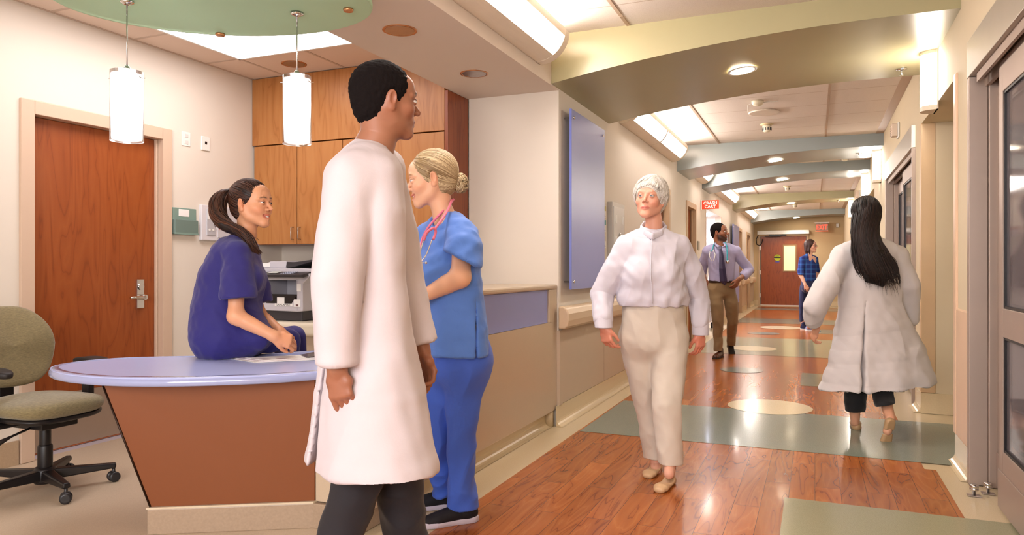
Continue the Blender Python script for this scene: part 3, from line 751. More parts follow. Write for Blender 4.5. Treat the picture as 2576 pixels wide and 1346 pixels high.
mb = MB(); mb.prism([(X0, Y0-.1, Z0+.375), (X0, Y0+.02, Z0+.40), (X0, Y0+.02, Z0+.375), (X0, Y0-.09, Z0+.352)], (X1-X0+.08, 0, 0)); pn = mb.build('control_panel', M_dgrey, pr, bevel=.004)
def onpanel(u, v, h=.003): return (X0+u, Y0-.1+v*.12, Z0+.377+v*.025+h)
mb = MB()
for i in range(7):
    for j in range(3):
        p = onpanel(.03+i*.017, .2+j*.22); mb.box(p[0], p[0]+.012, p[1], p[1]+.014, p[2]-.002, p[2]+.002)
mb.build('speed_keys', mat('button_grey', '#aeb4c8', .5), pn)
mb = MB()
for i in range(5):
    for j in range(4):
        p = onpanel(.33+i*.022, .14+j*.2); mb.box(p[0], p[0]+.014, p[1], p[1]+.012, p[2]-.002, p[2]+.002)
mb.build('keypad', mat('button_grey', '#aeb4c8', .5), pn)
p = onpanel(.17, .3); q = onpanel(.27, .9)
mb = MB(); mb.raw([(p[0], p[1], p[2]), (q[0], p[1], p[2]), (q[0], q[1], q[2]), (p[0], q[1], q[2])], [(0, 1, 2, 3)]); mb.build('display', mat('lcd', '#c2cac4', .3), pn)
mb = MB(); mb.prism([(X0+.0, Y0+.03, Z0+.392), (X1+.09, Y0+.03, Z0+.392), (X1+.09, Y0+.03, Z0+.42), (X1, Y0+.03, Z0+.425), (X0, Y0+.03, Z0+.425)], (0, Y1-Y0-.03, 0)); mb.build('scanner_lid', mg, pr, bevel=.006)
mb = MB(); mb.prism([(X0, Y0+.06, Z0+.426), (X0+.02, Y0+.06, Z0+.455), (X0+.10, Y0+.06, Z0+.485), (X0+.27, Y0+.06, Z0+.485), (X0+.26, Y0+.06, Z0+.426)], (0, .34, 0)); mb.build('feeder_cover', mg, pr, bevel=.008)
mb = MB(); mb.prism([(X0+.26, Y0+.06, Z0+.435), (X0+.27, Y0+.06, Z0+.48), (X0+.33, Y0+.06, Z0+.475), (X0+.55, Y0+.06, Z0+.50), (X0+.555, Y0+.06, Z0+.488), (X0+.33, Y0+.06, Z0+.435)], (0, .33, 0)); mb.build('document_tray', M_dgrey, pr, bevel=.004)
MB().box(X0+.02, X0+.10, Y0+.055, Y0+.059, Z0+.437, Z0+.47).build('sticker', M_paper, pr)
MB().box(X1-.055, X1-.015, Y0-.003, Y0-.001, Z0+.24, Z0+.30).build('sticker', M_paper, pr)
MB().box(X1-.28, X1-.10, Y0-.003, Y0-.001, Z0+.118, Z0+.14).build('name_label', M_paper, pr)
text_mesh('lettering', 'LRHCAPU01', .026, frameM((X1-.19, Y0-.0035, Z0+.129), (1, 0, 0), (0, 0, 1)), M_black, pr, .0003)
MB().box(X1-.255, X1-.18, Y0-.005, Y0-.0035, Z0+.137, Z0+.19).build('sticker', M_paper, pr)
MB().box(X1-.085, X1-.02, Y0-.004, Y0-.001, Z0+.115, Z0+.175).build('sticker', M_paper, pr)
MB().box(X1-.065, X1-.04, Y0-.005, Y0-.004, Z0+.12, Z0+.135).build('printed_mark', mat('print_brown', '#6d4a4a', .7), pr)

# ------------------------------------------------------------------ papers on the desk
pf = empty('paper_stack', (-2.35, 3.0, .7275), label='white printed papers lying on the lavender desk top beside the seated woman', cat='papers')
P1 = (-2.74, 2.79); 
def sheet(pts, z, t=.0015):
    return MB().prism([(x, y, z) for x, y in pts], (0, 0, t))
sheet([(-2.80, 2.875), (-2.56, 2.80), (-2.33, 3.02), (-2.36, 3.20), (-2.58, 3.02)], .7285).build('sheet', M_paper, pf)
sheet([(-2.77, 2.89), (-2.53, 2.83), (-2.34, 3.05), (-2.42, 3.22), (-2.60, 3.05)], .7302).build('sheet', mat('paper_pinkish', '#f1e8ee', .6), pf)
sheet([(-2.72, 2.91), (-2.55, 2.86), (-2.37, 3.06), (-2.46, 3.20)], .732).build('sheet', M_paper, pf)
mb = MB(); mb.raw([(-2.585+.035*math.cos(a*.3), 2.905+.02*math.sin(a*.3), .7337) for a in range(21)], [tuple(range(21))]); mb.raw([(-2.515+.032*math.cos(a*.3), 2.945+.016*math.sin(a*.3), .7337) for a in range(21)], [tuple(range(21))])
mb.build('printed_drawing', mat('print_mauve', '#a98aa0', .7), pf)
o = MB().raw([(-2.52, 3.10, .737), (-2.42, 3.02, .737), (-2.34, 3.12, .750), (-2.44, 3.24, .757), (-2.52, 3.10, .735), (-2.42, 3.02, .735), (-2.34, 3.12, .748), (-2.44, 3.24, .755)], [(0, 1, 2, 3), (7, 6, 5, 4), (0, 4, 5, 1), (1, 5, 6, 2), (2, 6, 7, 3), (3, 7, 4, 0)]).build('film_sleeve', mat('dark_film', '#776a68', .15, alpha=.9), None, world='base')
tag(o, 'curled dark transparent film sleeve on the papers by the clasped hands', 'film')

# ------------------------------------------------------------------ station wall fittings
def wp(name, y0, y1, z0, z1, t, m, parent=None, bevel=.002, x=XD): return MB().box(x, x+t, y0, y1, z0, z1).build(name, m, parent, bevel=bevel)
fh = empty('file_holder', (XD, 4.13, 1.45), label='teal wall file holder with white name card beside the wooden door', cat='file holder')
mt = mat('teal_plastic', '#7f9a90', .4); mt2 = mat('teal_plastic_dark', '#6d827b', .4)
wp('back_plate', 4.02, 4.245, 1.452, 1.655, .012, mt, fh, .004); wp('pocket', 4.02, 4.245, 1.452, 1.566, .035, mt2, fh, .006); wp('card', 4.075, 4.175, 1.59, 1.645, .014, M_paper, fh)
MB().box(XD+.030, XD+.037, 4.02, 4.245, 1.452, 1.466).build('lip', mt, fh)
al = empty('alarm_control_box', (XD, 4.5, 1.42), label='white wall alarm panel with red display, partly behind the ponytail', cat='alarm')
wp('case', 4.28, 4.66, 1.415, 1.695, .03, mat('panel_white', '#dedbe0', .4), al, .005)
wp('left_module', 4.33, 4.42, 1.455, 1.665, .036, mat('panel_grey', '#bdbcc2', .4), al, .003); wp('card', 4.335, 4.40, 1.58, 1.66, .039, M_paper, al)
wp('right_module', 4.44, 4.64, 1.44, 1.68, .036, mat('panel_light', '#d0ced4', .4), al, .003)
wp('red_display', 4.452, 4.50, 1.508, 1.53, .040, emat('led_red', '#b01010', .6), al); wp('yellow_label', 4.445, 4.51, 1.535, 1.552, .038, mat('label_yellow', '#d8d070', .5), al)
for y in (4.355, 4.392): MB().lathe([(.009, .034), (.009, .04)], (XD, y, 1.50), 14, 0).build('button', M_white, al)
ou = empty('power_outlet', (XD, 4.15, 2.13), label='white double power outlet high on the station wall', cat='outlet')
wp('cover_plate', 4.112, 4.195, 2.135, 2.245, .006, M_white, ou, .003)
mb = MB()
for z in (2.165, 2.215): mb.box(XD, XD+.009, 4.135, 4.172, z-.016, z+.016)
mb.build('socket_face', mat('socket_white', '#dcd9d4', .4), ou, bevel=.004)
ds = empty('data_socket', (XD, 4.34, 2.13), label='white data socket with a dark port, right of the power outlet', cat='socket')
wp('cover_plate', 4.298, 4.388, 2.128, 2.24, .01, M_white, ds, .006); wp('port', 4.333, 4.355, 2.178, 2.20, .0125, M_black, ds)

# ------------------------------------------------------------------ left corridor wall fittings
def glass_panel(y0, y1, z0, z1, lab):
    r = empty('lavender_wall_panel', (XL, (y0+y1)/2, z0), label=lab, cat='wall panel', group='tall lavender glass panels on standoffs')
    MB().box(XL+.06, XL+.078, y0, y1, z0, z1).build('glass_sheet', M_laven, r, bevel=.002)
    MB().box(XL+.0595, XL+.0785, y0-.003, y0-.0005, z0, z1).build('polished_edge', M_lavedge, r)
    for y in (y0+.05, y1-.06):
        for z in (z0+.06, z1-.06):
            MB().lathe([(.007, 0.002), (.007, .075), (.011, .077), (.011, .086)], (XL, y, z), 14, 0).build('standoff', M_chrome, r)
glass_panel(5.235+.05, 6.23, 1.03, 2.42, 'tall lavender glass panel on standoffs, nearest, just past the counter corner')
glass_panel(17.2, 18.6, .35, 2.2, 'tall lavender glass panel far down the left wall behind the man with the tie')
fp = empty('fire_alarm_cabinet', (XL, 6.83, 1.3), label='white framed wall panel with lock behind the white-haired walker', cat='panel')
MB().box(XL, XL+.05, 6.60, 7.07, 1.28, 1.82).build('case', mat('case_grey', '#b6b0aa', .4, metal=.3), fp, bevel=.004)
MB().box(XL+.05, XL+.054, 6.64, 7.03, 1.32, 1.78).build('face', mat('face_grey', '#d2cfcc', .4), fp)
MB().lathe([(.035, .054), (.03, .07), (.012, .072), (0, .074)], (XL, 6.86, 1.50), 20, 0).build('lock', M_chrome, fp)
for z in (1.42, 1.62):
    for ya, yb in ((6.7, 6.74), (6.95, 7.0)): MB().box(XL+.054, XL+.06, ya, yb, z, z+.08).build('indicator', M_paper, fp)
for i, (z, c, lab) in enumerate([(1.66, '#c9c07a', 'small notice with olive top, highest of three beside the wall panel'), (1.53, '#4f9aa0', 'small notice with teal top, middle of three beside the wall panel'), (1.38, '#d9d4cc', 'small plain white notice, lowest of three beside the wall panel')]):
    r = empty('notice', (XL, 6.44, z), label=lab, cat='notice', group='small notices stuck on the left wall')
    MB().box(XL+.001, XL+.004, 6.36, 6.54, z, z+.115).build('sheet', M_paper, r); MB().box(XL+.004, XL+.0055, 6.365, 6.535, z+.065, z+.11).build('printed_block', mat('notice_'+c[1:], c, .6), r)
    mb = MB()
    for k in range(4): mb.box(XL+.004, XL+.0055, 6.38, 6.52-.02*k, z+.012+k*.012, z+.017+k*.012)
    mb.build('text_lines', mat('print_grey', '#8c8880', .7), r)
cs = empty('crash_cart_sign', (XL, 12.7, 2.2), label='orange-red projecting wall sign reading CRASH CART', cat='sign')
ys = 12.62
MB().box(XL+.005, XL+.02, ys-.02, ys+.03, 2.19, 2.35).build('bracket', M_white, cs)
MB().box(-1.785, -1.50, ys, ys+.012, 2.195, 2.345).build('sign_plate', mat('sign_red', '#e2401c', .5), cs)
text_mesh('lettering', 'CRASH\nCART', .072, frameM((-1.642, ys-.0015, 2.265), (1, 0, 0), (0, 0, 1)), mat('sign_white', '#fff4ee', .5), cs, .001, .0016)
for y, z, lab in ((12.32, 1.49, 'small grey room number plate beside the second left doorway'),):
    o = MB().box(XL+.001, XL+.012, y-.1, y+.1, z, z+.15).build('room_plate', mat('plate_grey', '#8b8578', .4), None, world='base', bevel=.003); tag(o, lab, 'sign')
pc = empty('framed_picture', (XL, 16.4, 1.3), label='picture in a wooden frame above the shoulder of the man with the tie', cat='picture')
mb = MB(); Y0, Y1, Z0, Z1 = 16.05, 16.85, 1.25, 1.98
for a in ((Y0, Y1, Z0, Z0+.06), (Y0, Y1, Z1-.06, Z1), (Y0, Y0+.06, Z0+.06, Z1-.06), (Y1-.06, Y1, Z0+.06, Z1-.06)): mb.box(XL+.002, XL+.03, *a)
mb.build('frame', mat('frame_wood', '#8a4a24', .4), pc, bevel=.004)
MB().box(XL+.002, XL+.012, Y0+.06, Y1-.06, Z0+.06, Z1-.06).build('mount', mat('mount_blue', '#b9c4dc', .6), pc)
MB().box(XL+.012, XL+.015, Y0+.2, Y1-.2, Z0+.16, Z1-.22).build('print', mat('print_landscape', '#5f7468', .6, var=.6, vscale=9), pc)
# crash cart in its alcove
cc = empty('crash_cart', (XL-.32, 14.3, 0), label='white wheeled crash cart parked in the left alcove behind the man', cat='cart')
MB().box(XL-.5, XL-.02, 13.9, 14.7, .16, .95).build('cabinet', mat('cart_white', '#e4e4ee', .35), cc, bevel=.01)
for k in range(4):
    d = MB().box(XL-.02, XL-.008, 13.93, 14.67, .19+k*.19, .36+k*.19).build('drawer', mat('cart_drawer', '#d0d2e2', .35), cc, bevel=.004)
    MB().box(XL-.008, XL+.004, 14.15, 14.45, .30+k*.19, .318+k*.19).build('handle', M_chrome, d)
for y in (13.97, 14.63):
    for x in (XL-.45, XL-.07): MB().lathe([(.055, -.018), (.06, -.01), (.06, .01), (.055, .018)], (x, y, .062), 18, 0).build('caster', M_dgrey, cc)
MB().box(XL-.45, XL-.1, 14.0, 14.35, .955, 1.22).build('monitor', M_white, cc, bevel=.02)

# ------------------------------------------------------------------ ceiling devices
def smoke(x, y, lab):
    r = empty('smoke_detector', (x, y, ZC), label=lab, cat='smoke detector', group='smoke detectors on the corridor ceiling')
    MB().lathe([(.075, 0), (.075, -.012), (.055, -.022)], (0, 0, 0), 28).build('base', mat('detector_tan', '#cbb68e', .5), r, world=False)
    MB().lathe([(.052, -.02), (.047, -.08), (.03, -.098), (0, -.1)], (0, 0, 0), 28).build('sensor_head', mat('detector_cream', '#e6dcc4', .5), r, world=False)
    mb = MB()
    for k in range(10):
        a = k*math.pi/5; mb.box(.047, .053, -.006, .006, -.08, -.045); 
        for i in range(len(mb.v)-8, len(mb.v)):
            px, py, pz = mb.v[i]; mb.v[i] = (px*math.cos(a)-py*math.sin(a), px*math.sin(a)+py*math.cos(a), pz)
    mb.build('vents', M_dgrey, r, world=False)
smoke(-.53, 9.15, 'smoke detector nearest, hanging before the first blue beam')
smoke(.42, 12.1, 'smoke detector between the two blue beams near the right wall')
smoke(-.54, 16.3, 'smoke detector beyond the second blue beam')
smoke(-.5, 21.0, 'furthest smoke detector in front of the last beam')
sp_ = empty('ceiling_speaker', (-.52, 8.43, ZC), label='round cream ceiling speaker grille beyond the green beam', cat='speaker')
MB().lathe([(.155, 0), (.16, -.006), (.15, -.014), (0, -.016)], (0, 0, 0), 40).build('grille', mat('speaker_cream', '#d6c6b4', .6, bmp=.4, bscale=400), sp_, world=False)
for sgn in (-1, 1): MB().lathe([(.158, -.002), (.164, -.006), (.16, -.016), (.153, -.016)], (0, 0, 0), 40).build('rim', mat('speaker_rim', '#e3d5c4', .5), sp_, world=False) if sgn > 0 else None
mo = empty('motion_sensor', (-.545, 7.85, ZC), label='small cream motion sensor with a side arm in front of the ceiling speaker', cat='sensor')
MB().lathe([(.06, 0), (.06, -.02), (.045, -.045), (0, -.05)], (0, 0, 0), 24).build('housing', mat('detector_cream', '#e6dcc4', .5), mo, world=False)
MB().tube([(.05, 0, -.02), (.2, 0, -.02)], .006, 8).build('arm', M_white, mo, world=False)
MB().tube([(-.055, .03, -.015), (-.1, .06, -.02), (-.1, .06, -.10)], .004, 6).build('cord', M_white, mo, world=False)
def sprinkler(x, y, z, lab):
    r = empty('sprinkler_head', (x, y, z), label=lab, cat='sprinkler', group='ceiling sprinkler heads')
    MB().lathe([(.04, 0), (.04, -.006), (.012, -.01)], (0, 0, 0), 24).build('escutcheon', M_chrome, r, world=False)
    mb = MB(); mb.lathe([(.006, -.008), (.005, -.05)], (0, 0, 0), 10); mb.lathe([(.0, -.048), (.016, -.05), (.016, -.053), (0, -.054)], (0, 0, 0), 16)
    mb.build('deflector', M_chrome, r, world=False)
sprinkler(.627, 6.4, 2.758, 'small sprinkler head under the green beam beside the nearest sconce')
sprinkler(.55, 10.9, 2.758, 'small sprinkler head under the nearer blue beam')
sprinkler(.5, 18.3, 2.758, 'small sprinkler head under the far green beam')
od = empty('occupancy_sensor', (-.52, 4.62, ZC), label='small round white sensor at the very top of the frame', cat='sensor')
MB().lathe([(.05, 0), (.05, -.02), (.03, -.035), (0, -.037)], (0, 0, 0), 24).build('housing', mat('detector_cream', '#e6dcc4', .5), od, world=False)
MB().lathe([(.014, -.034), (.012, -.042), (0, -.043)], (0, 0, 0), 16).build('lens', mat('lens_red', '#b04030', .3), od, world=False)
def siren(y, z, lab):
    r = empty('alarm_strobe', (XR, y, z), label=lab, cat='alarm', group='alarm strobes on the right wall')
    MB().box(XR-.02, XR, y-.08, y+.08, z, z+.16).build('back_box', M_white, r, bevel=.01)
    MB().box(XR-.075, XR-.02, y-.065, y+.065, z+.015, z+.145).build('horn_body', mat('siren_cream', '#e3cfbc', .4), r, bevel=.006)
    mb = MB()
    for k in range(5): mb.box(XR-.079, XR-.074, y-.05, y+.05, z+.028+k*.024, z+.038+k*.024)
    mb.build('louvres', mat('louvre_shade', '#b59c8c', .5), r)
siren(8.5, 2.55, 'white louvred alarm unit on the right wall between the first two sconces')
siren(15.6, 2.55, 'white louvred alarm unit far down the right wall')
# exit sign
ex = empty('exit_sign', (.19, YE-.25, 2.3), label='red lettered mirrored EXIT sign hanging before the end wall', cat='sign')
MB().box(-.01, .40, YE-.3, YE-.22, 2.545, 2.58).build('canopy', M_alu, ex); MB().box(.17, .22, YE-.28, YE-.002, 2.55, 2.575).build('wall_arm', M_alu, ex)
MB().box(.02, .37, YE-.265, YE-.255, 2.31, 2.545).build('mirror_plate', mat('mirror_plate', '#9c8878', .45, metal=.2), ex)
text_mesh('lettering', 'EXIT', .2, frameM((.195, YE-.267, 2.425), (1, 0, 0), (0, 0, 1)), emat('exit_red', '#ff3322', 2.2), ex, .001, .004, .78)
MB().box(.02, .37, YE-.266, YE-.254, 2.305, 2.32).build('lit_edge', emat('exit_red', '#ff3322', 2.2), ex)
o = MB().box(.60, .68, YE-.04, YE, 2.42, 2.54).build('wall_sensor', M_white, None, world='base', bevel=.01); tag(o, 'small white sensor box on the end wall right of the EXIT sign', 'sensor')

# ------------------------------------------------------------------ office chair
ch = empty('office_chair', (-3.817, 2.606, 0), R(0), 'olive fabric office chair with black arms and five-star base behind the desk', 'chair')
def fabric():
    m, nt, b = newmat('olive_tweed'); v = coords(nt, (60, 60, 420))
    f = noise(nt, v, 1, 3, .7); g = noise(nt, coords(nt, (300, 300, 300)), 1, 2)
    c = ramp(nt, f, [(.3, lin('#6e6244')), (.7, lin('#988a62'))]); c = mixc(nt, mth(nt, 'MULTIPLY', g, .35), c, lin('#6a5f44'))
    nt.links.new(c, b.inputs['Base Color']); b.inputs['Roughness'].default_value = .9; b.inputs['Sheen Weight'].default_value = .3
    bump(nt, b, f, .35, .002); return m
M_fab = fabric()
def cushion(w_, d_, t, n=20, p=3.2, fn=None):
    """superellipse cushion w along x, d along y, thickness t along z"""
    V = []; F = []; m = 4*n
    rings = [(0.0, 1), (.6, 1), (.85, .97), (.95, .85), (1, .55), (1.0, .0), (.985, -.45), (.94, -.8), (.85, -1), (.5, -1), (0, -1)]
    for q, h in rings:
        for k in range(m):
            a = 2*math.pi*k/m; c, s = math.cos(a), math.sin(a)
            x = w_/2*math.copysign(abs(c)**(2/p), c)*max(q, .001); y = d_/2*math.copysign(abs(s)**(2/p), s)*max(q, .001)
            V.append((x, y, t/2*h))
    for i in range(len(rings)-1):
        for k in range(m): l = (k+1) % m; F.append((i*m+k, (i+1)*m+k, (i+1)*m+l, i*m+l))
    if fn: V = [fn(*v) for v in V]
    return V, F
V, F = cushion(.47, .50, .085, fn=lambda x, y, z: (x, y, z-.10*max(0, (x-.08))**1.5*2.2-.02*(y/.25)**2*(z > 0)+.47))
MB().raw(V, F, True).build('seat', M_fab, ch, world=False)
V, F = cushion(.45, .48, .03, fn=lambda x, y, z: (x, y, z-.10*max(0, (x-.08))**1.5*2.2+.418))
MB().raw(V, F, True).build('seat_shell', M_black, ch, world=False)
def backfn(x, y, z):   # x height, y width, z thickness -> upright, wrapped
    h = x; return (-.30-.04*h/.2+z+.35*y*y+.02*math.sin(h*16+.6)*(z > 0), y*(1-.25*max(0, h)/.22*.6), h+.765)
V, F = cushion(.44, .46, .07, p=2.7, fn=backfn)
MB().raw(V, F, True).build('backrest', M_fab, ch, world=False)
mb = MB(); mb.box(-.345, -.315, -.04, .04, .36, .72); mb.box(-.33, -.05, -.035, .035, .36, .385); mb.build('back_stem', M_black, ch, bevel=.006, world=False)
mb = MB(); mb.box(-.12, .12, -.1, .1, .35, .40); mb.lathe([(.028, .18), (.028, .37)], (0, 0, 0), 20); mb.lathe([(.036, .09), (.036, .24), (.032, .25)], (0, 0, 0), 24); mb.build('gas_column', M_black, ch, world=False, bevel=.004)
for yy in (-.27, .27):
    sg = 1 if yy > 0 else -1
    mb = MB(); mb.box(-.06, .0, yy-.02, yy+.02, .40, .655); mb.box(-.065, .005, yy*.4, yy, .375, .40); mb.lathe([(.03, .36), (.034, .43), (.028, .46)], (-.03, yy, 0), 16); mb.build('arm_post', M_black, ch, bevel=.008, world=False)
    V, F = cushion(.27, .095, .036, p=2.4, fn=lambda x, y, z: (x-.0, y+yy, z+.672-.012*(x/.13)**2)); MB().raw(V, F, True).build('arm_pad', mat('arm_pad_black', '#241f1f', .55), ch, world=False)
mb = MB(); mb.tube([(.02, -.08, .36), (.07, -.22, .345), (.05, -.27, .32), (.03, -.31, .305)], [.006, .006, .014, .01], 10); mb.build('lever', M_black, ch, world=False)
mb = MB(); mb.tube([(-.08, -.1, .37), (-.12, -.26, .35), (-.14, -.33, .34)], [.006, .006, .014], 10); mb.build('lever', M_black, ch, world=False)
a0 = math.atan2(2.90-2.606, -3.60+3.817)
hub = MB(); hub.lathe([(.05, .045), (.058, .06), (.055, .115), (.045, .13)], (0, 0, 0), 24); hb = hub.build('star_base', M_black, ch, world=False)
for k in range(5):
    a = a0+k*2*math.pi/5; mb = MB()
    mb.raw([(.03, -.034, .062), (.03, .034, .062), (.335, .02, .078), (.335, -.02, .078), (.03, -.03, .118), (.03, .03, .118), (.335, .017, .105), (.335, -.017, .105)],
           [(3, 2, 1, 0), (4, 5, 6, 7), (0, 1, 5, 4), (1, 2, 6, 5), (2, 3, 7, 6), (3, 0, 4, 7)])
    mb.xf(Matrix.Rotation(a, 4, 'Z')); lg = mb.build('leg', M_black, ch, bevel=.008, world=False)
    mb = MB(); ca = a+1.9+k
    for q in (-.018, .018): mb.lathe([(.018, q-.011), (.027, q-.009), (.029, q), (.027, q+.009), (.018, q+.011)], (0, 0, 0), 20, 0)
    mb.lathe([(.014, -.02), (.014, .02)], (0, 0, 0), 12, 0)
    mb.xf(Matrix.Translation((.322*math.cos(a), .322*math.sin(a), .03)) @ Matrix.Rotation(ca, 4, 'Z')); s0 = len(mb.v)
    mb.tube([(.322*math.cos(a), .322*math.sin(a), .03), (.322*math.cos(a), .322*math.sin(a), .085)], .009, 8)
    mb.build('caster', mat('caster_grey', '#2c2a2c', .35), ch, world=False)

# ------------------------------------------------------------------ sculpting engine (distance fields -> one smooth surface)
_c, _s = math.cos(YAW), math.sin(YAW)
RV = np.array((_c, _s, 0)); DV = np.array((-_s, _c, 0)); UV = np.array((0, 0, 1.0))
def at(px, py, Z):
    """point seen at pixel (px, py) of the 2576-wide frame at distance Z along the view axis"""
    return RV*((px-1288)/CAM_F*Z)+DV*Z+UV*(CAM_H+(672-py)/CAM_F*Z)
def nz(v): v = np.asarray(v, float); return v/np.linalg.norm(v)
def smin(a, b, k):
    if k <= 0: return np.minimum(a, b)
    h = np.maximum(k-np.abs(a-b), 0)/k
    return np.minimum(a, b)-h*h*k*.25
class Limb:
    """chain of points with half width rw (along n) and half depth rd; cuts = [(point, normal)] trims it flat"""
    def __init__(s, pts, rw, rd=None, n=None, cuts=()):
        s.p = [np.asarray(p, float) for p in pts]; N = len(pts)
        s.rw = list(rw) if hasattr(rw, '__len__') else [rw]*N
        s.rd = s.rw if rd is None else (list(rd) if hasattr(rd, '__len__') else [rd]*N)
        s.n = None if n is None else ([nz(q) for q in n] if hasattr(n[0], '__len__') else [nz(n)]*N)
        s.cuts = cuts
    def box(s):
        m = max(max(s.rw), max(s.rd)); P = np.array(s.p); return P.min(0)-m, P.max(0)+m
    def __call__(s, X, Y, Z):
        out = None
        for i in range(len(s.p)-1):
            a, b = s.p[i], s.p[i+1]; ab = b-a; L = float(ab@ab)+1e-12
            x, y, z = X-a[0], Y-a[1], Z-a[2]
            t = np.clip((x*ab[0]+y*ab[1]+z*ab[2])/L, 0, 1)
            x = x-t*ab[0]; y = y-t*ab[1]; z = z-t*ab[2]
            rw = s.rw[i]+(s.rw[i+1]-s.rw[i])*t; rd = s.rd[i]+(s.rd[i+1]-s.rd[i])*t
            q2 = x*x+y*y+z*z
            if s.n is None: d = np.sqrt(q2)-rw
            else:
                n = nz(s.n[i]+s.n[i+1]); u = nz(ab); n = nz(n-u*(n@u)); qn = x*n[0]+y*n[1]+z*n[2]
                d = (np.sqrt((qn/rw)**2+np.maximum(q2-qn*qn, 0)/rd**2)-1)*np.minimum(rw, rd)
            out = d if out is None else np.minimum(out, d)
        for p, n in s.cuts:
            n = nz(n); out = np.maximum(out, (X-p[0])*n[0]+(Y-p[1])*n[1]+(Z-p[2])*n[2])
        return out
class Ell:
    def __init__(s, c, r, M=None, cuts=()): s.c = np.asarray(c, float); s.r = r if hasattr(r, '__len__') else (r, r, r); s.M = np.eye(3) if M is None else M; s.cuts = cuts
    def box(s): m = max(s.r); return s.c-m, s.c+m
    def __call__(s, X, Y, Z):
        x, y, z = X-s.c[0], Y-s.c[1], Z-s.c[2]; M = s.M
        q = [M[0, i]*x+M[1, i]*y+M[2, i]*z for i in range(3)]
        k0 = np.sqrt(sum((q[i]/s.r[i])**2 for i in range(3)))+1e-9; k1 = np.sqrt(sum((q[i]/s.r[i]**2)**2 for i in range(3)))+1e-9
        d = k0*(k0-1)/k1
        for p, n in s.cuts:
            n = nz(n); d = np.maximum(d, (X-p[0])*n[0]+(Y-p[1])*n[1]+(Z-p[2])*n[2])
        return d
def sculpt(items, h):
    """items: (shape, k, mode) with mode + union, - carve, & keep. returns verts, quads"""
    lo = np.min([it[0].box()[0] for it in items if it[2] == '+'], 0)-3*h-.01; hi = np.max([it[0].box()[1] for it in items if it[2] == '+'], 0)+3*h+.01
    n = np.ceil((hi-lo)/h).astype(int)+1
    G = np.full(n, .5, np.float32); ax = [(lo[i]+h*np.arange(n[i])).astype(np.float32) for i in range(3)]
    for sh, k, mode in items:
        a, b = sh.box(); pad = k+3*h
        i0 = np.clip(np.floor((a-pad-lo)/h).astype(int), 0, n-1); i1 = np.clip(np.ceil((b+pad-lo)/h).astype(int)+1, 1, n)
        if np.any(i1 <= i0): continue
        sl = tuple(slice(i0[j], i1[j]) for j in range(3))
        d = sh(ax[0][sl[0]][:, None, None], ax[1][sl[1]][None, :, None], ax[2][sl[2]][None, None, :]).astype(np.float32)
        if mode == '+': G[sl] = smin(G[sl], d, k)
        elif mode == '-': G[sl] = -smin(-G[sl], d, k)
    return nets(G, lo, h)
def nets(G, lo, h):
    S = G < 0; n = np.array(G.shape)-1
    c = np.zeros(n, np.int8)
    for i in (0, 1):
        for j in (0, 1):
            for k in (0, 1): c += S[i:n[0]+i, j:n[1]+j, k:n[2]+k]
    act = (c > 0) & (c < 8); idx = np.full(n, -1, np.int64); I = np.argwhere(act); idx[act] = np.arange(len(I))
    acc = np.zeros((len(I), 3)); cnt = np.zeros(len(I))
    corners = [(i, j, k) for i in (0, 1) for j in (0, 1) for k in (0, 1)]
    val = {q: G[I[:, 0]+q[0], I[:, 1]+q[1], I[:, 2]+q[2]] for q in corners}
    for q in corners:
        for a in range(3):
            if q[a]: continue
            r = list(q); r[a] = 1; v0, v1 = val[q], val[tuple(r)]; m = (v0 < 0) != (v1 < 0)
            t = np.where(m, v0/np.where(m, v0-v1, 1), 0); p = np.tile(np.array(q, float), (len(I), 1)); p[:, a] += t
            acc[m] += p[m]; cnt[m] += 1
    V = (I+acc/np.maximum(cnt, 1)[:, None])*h+lo
    F = []
    for a in range(3):
        b, cc = (a+1) % 3, (a+2) % 3
        s0 = [slice(0, -1)]*3; s0 = [slice(0, G.shape[i]) for i in range(3)]
        A = [slice(0, G.shape[i]) for i in range(3)]; B = list(A); A[a] = slice(0, -1); B[a] = slice(1, None)
        m = S[tuple(A)] != S[tuple(B)]; E = np.argwhere(m)
        ok = (E[:, b] > 0) & (E[:, cc] > 0) & (E[:, b] < n[b]) & (E[:, cc] < n[cc]); E = E[ok]
        ins = S[E[:, 0], E[:, 1], E[:, 2]]
        def g(db, dc):
            q = E.copy(); q[:, b] -= db; q[:, cc] -= dc; return idx[q[:, 0], q[:, 1], q[:, 2]]
        Q = np.stack([g(1, 1), g(0, 1), g(0, 0), g(1, 0)], 1); Q[~ins] = Q[~ins][:, ::-1]; F.append(Q)
    F = np.concatenate(F); F = F[(F >= 0).all(1)]
    return V, F
def vnormals(V, F):
    N = np.zeros_like(V); fn = np.cross(V[F[:, 2]]-V[F[:, 0]], V[F[:, 3]]-V[F[:, 1]])
    for i in range(4): np.add.at(N, F[:, i], fn)
    return N/(np.linalg.norm(N, axis=1)[:, None]+1e-12)
def relax(V, F, it=2, w=.5):
    for _ in range(it):
        A = np.zeros_like(V); C = np.zeros(len(V))
        for i in range(4):
            j = (i+1) % 4; np.add.at(A, F[:, i], V[F[:, j]]); np.add.at(A, F[:, j], V[F[:, i]]); np.add.at(C, F[:, i], 1); np.add.at(C, F[:, j], 1)
        V = V*(1-w)+A/np.maximum(C, 1)[:, None]*w
    return V
def wob(P, freq, seed, stretch=None, n=7):
    """smooth pseudo-noise in -1..1"""
    r = np.random.default_rng(seed); out = 0
    Q = P if stretch is None else P@np.asarray(stretch, float)
    for i in range(n):
        k = nz(r.normal(size=3))*freq*2*math.pi*r.uniform(.6, 1.5); out = out+np.sin(Q@k+r.uniform(0, 6.3))
    return out/(n**.5)/1.3
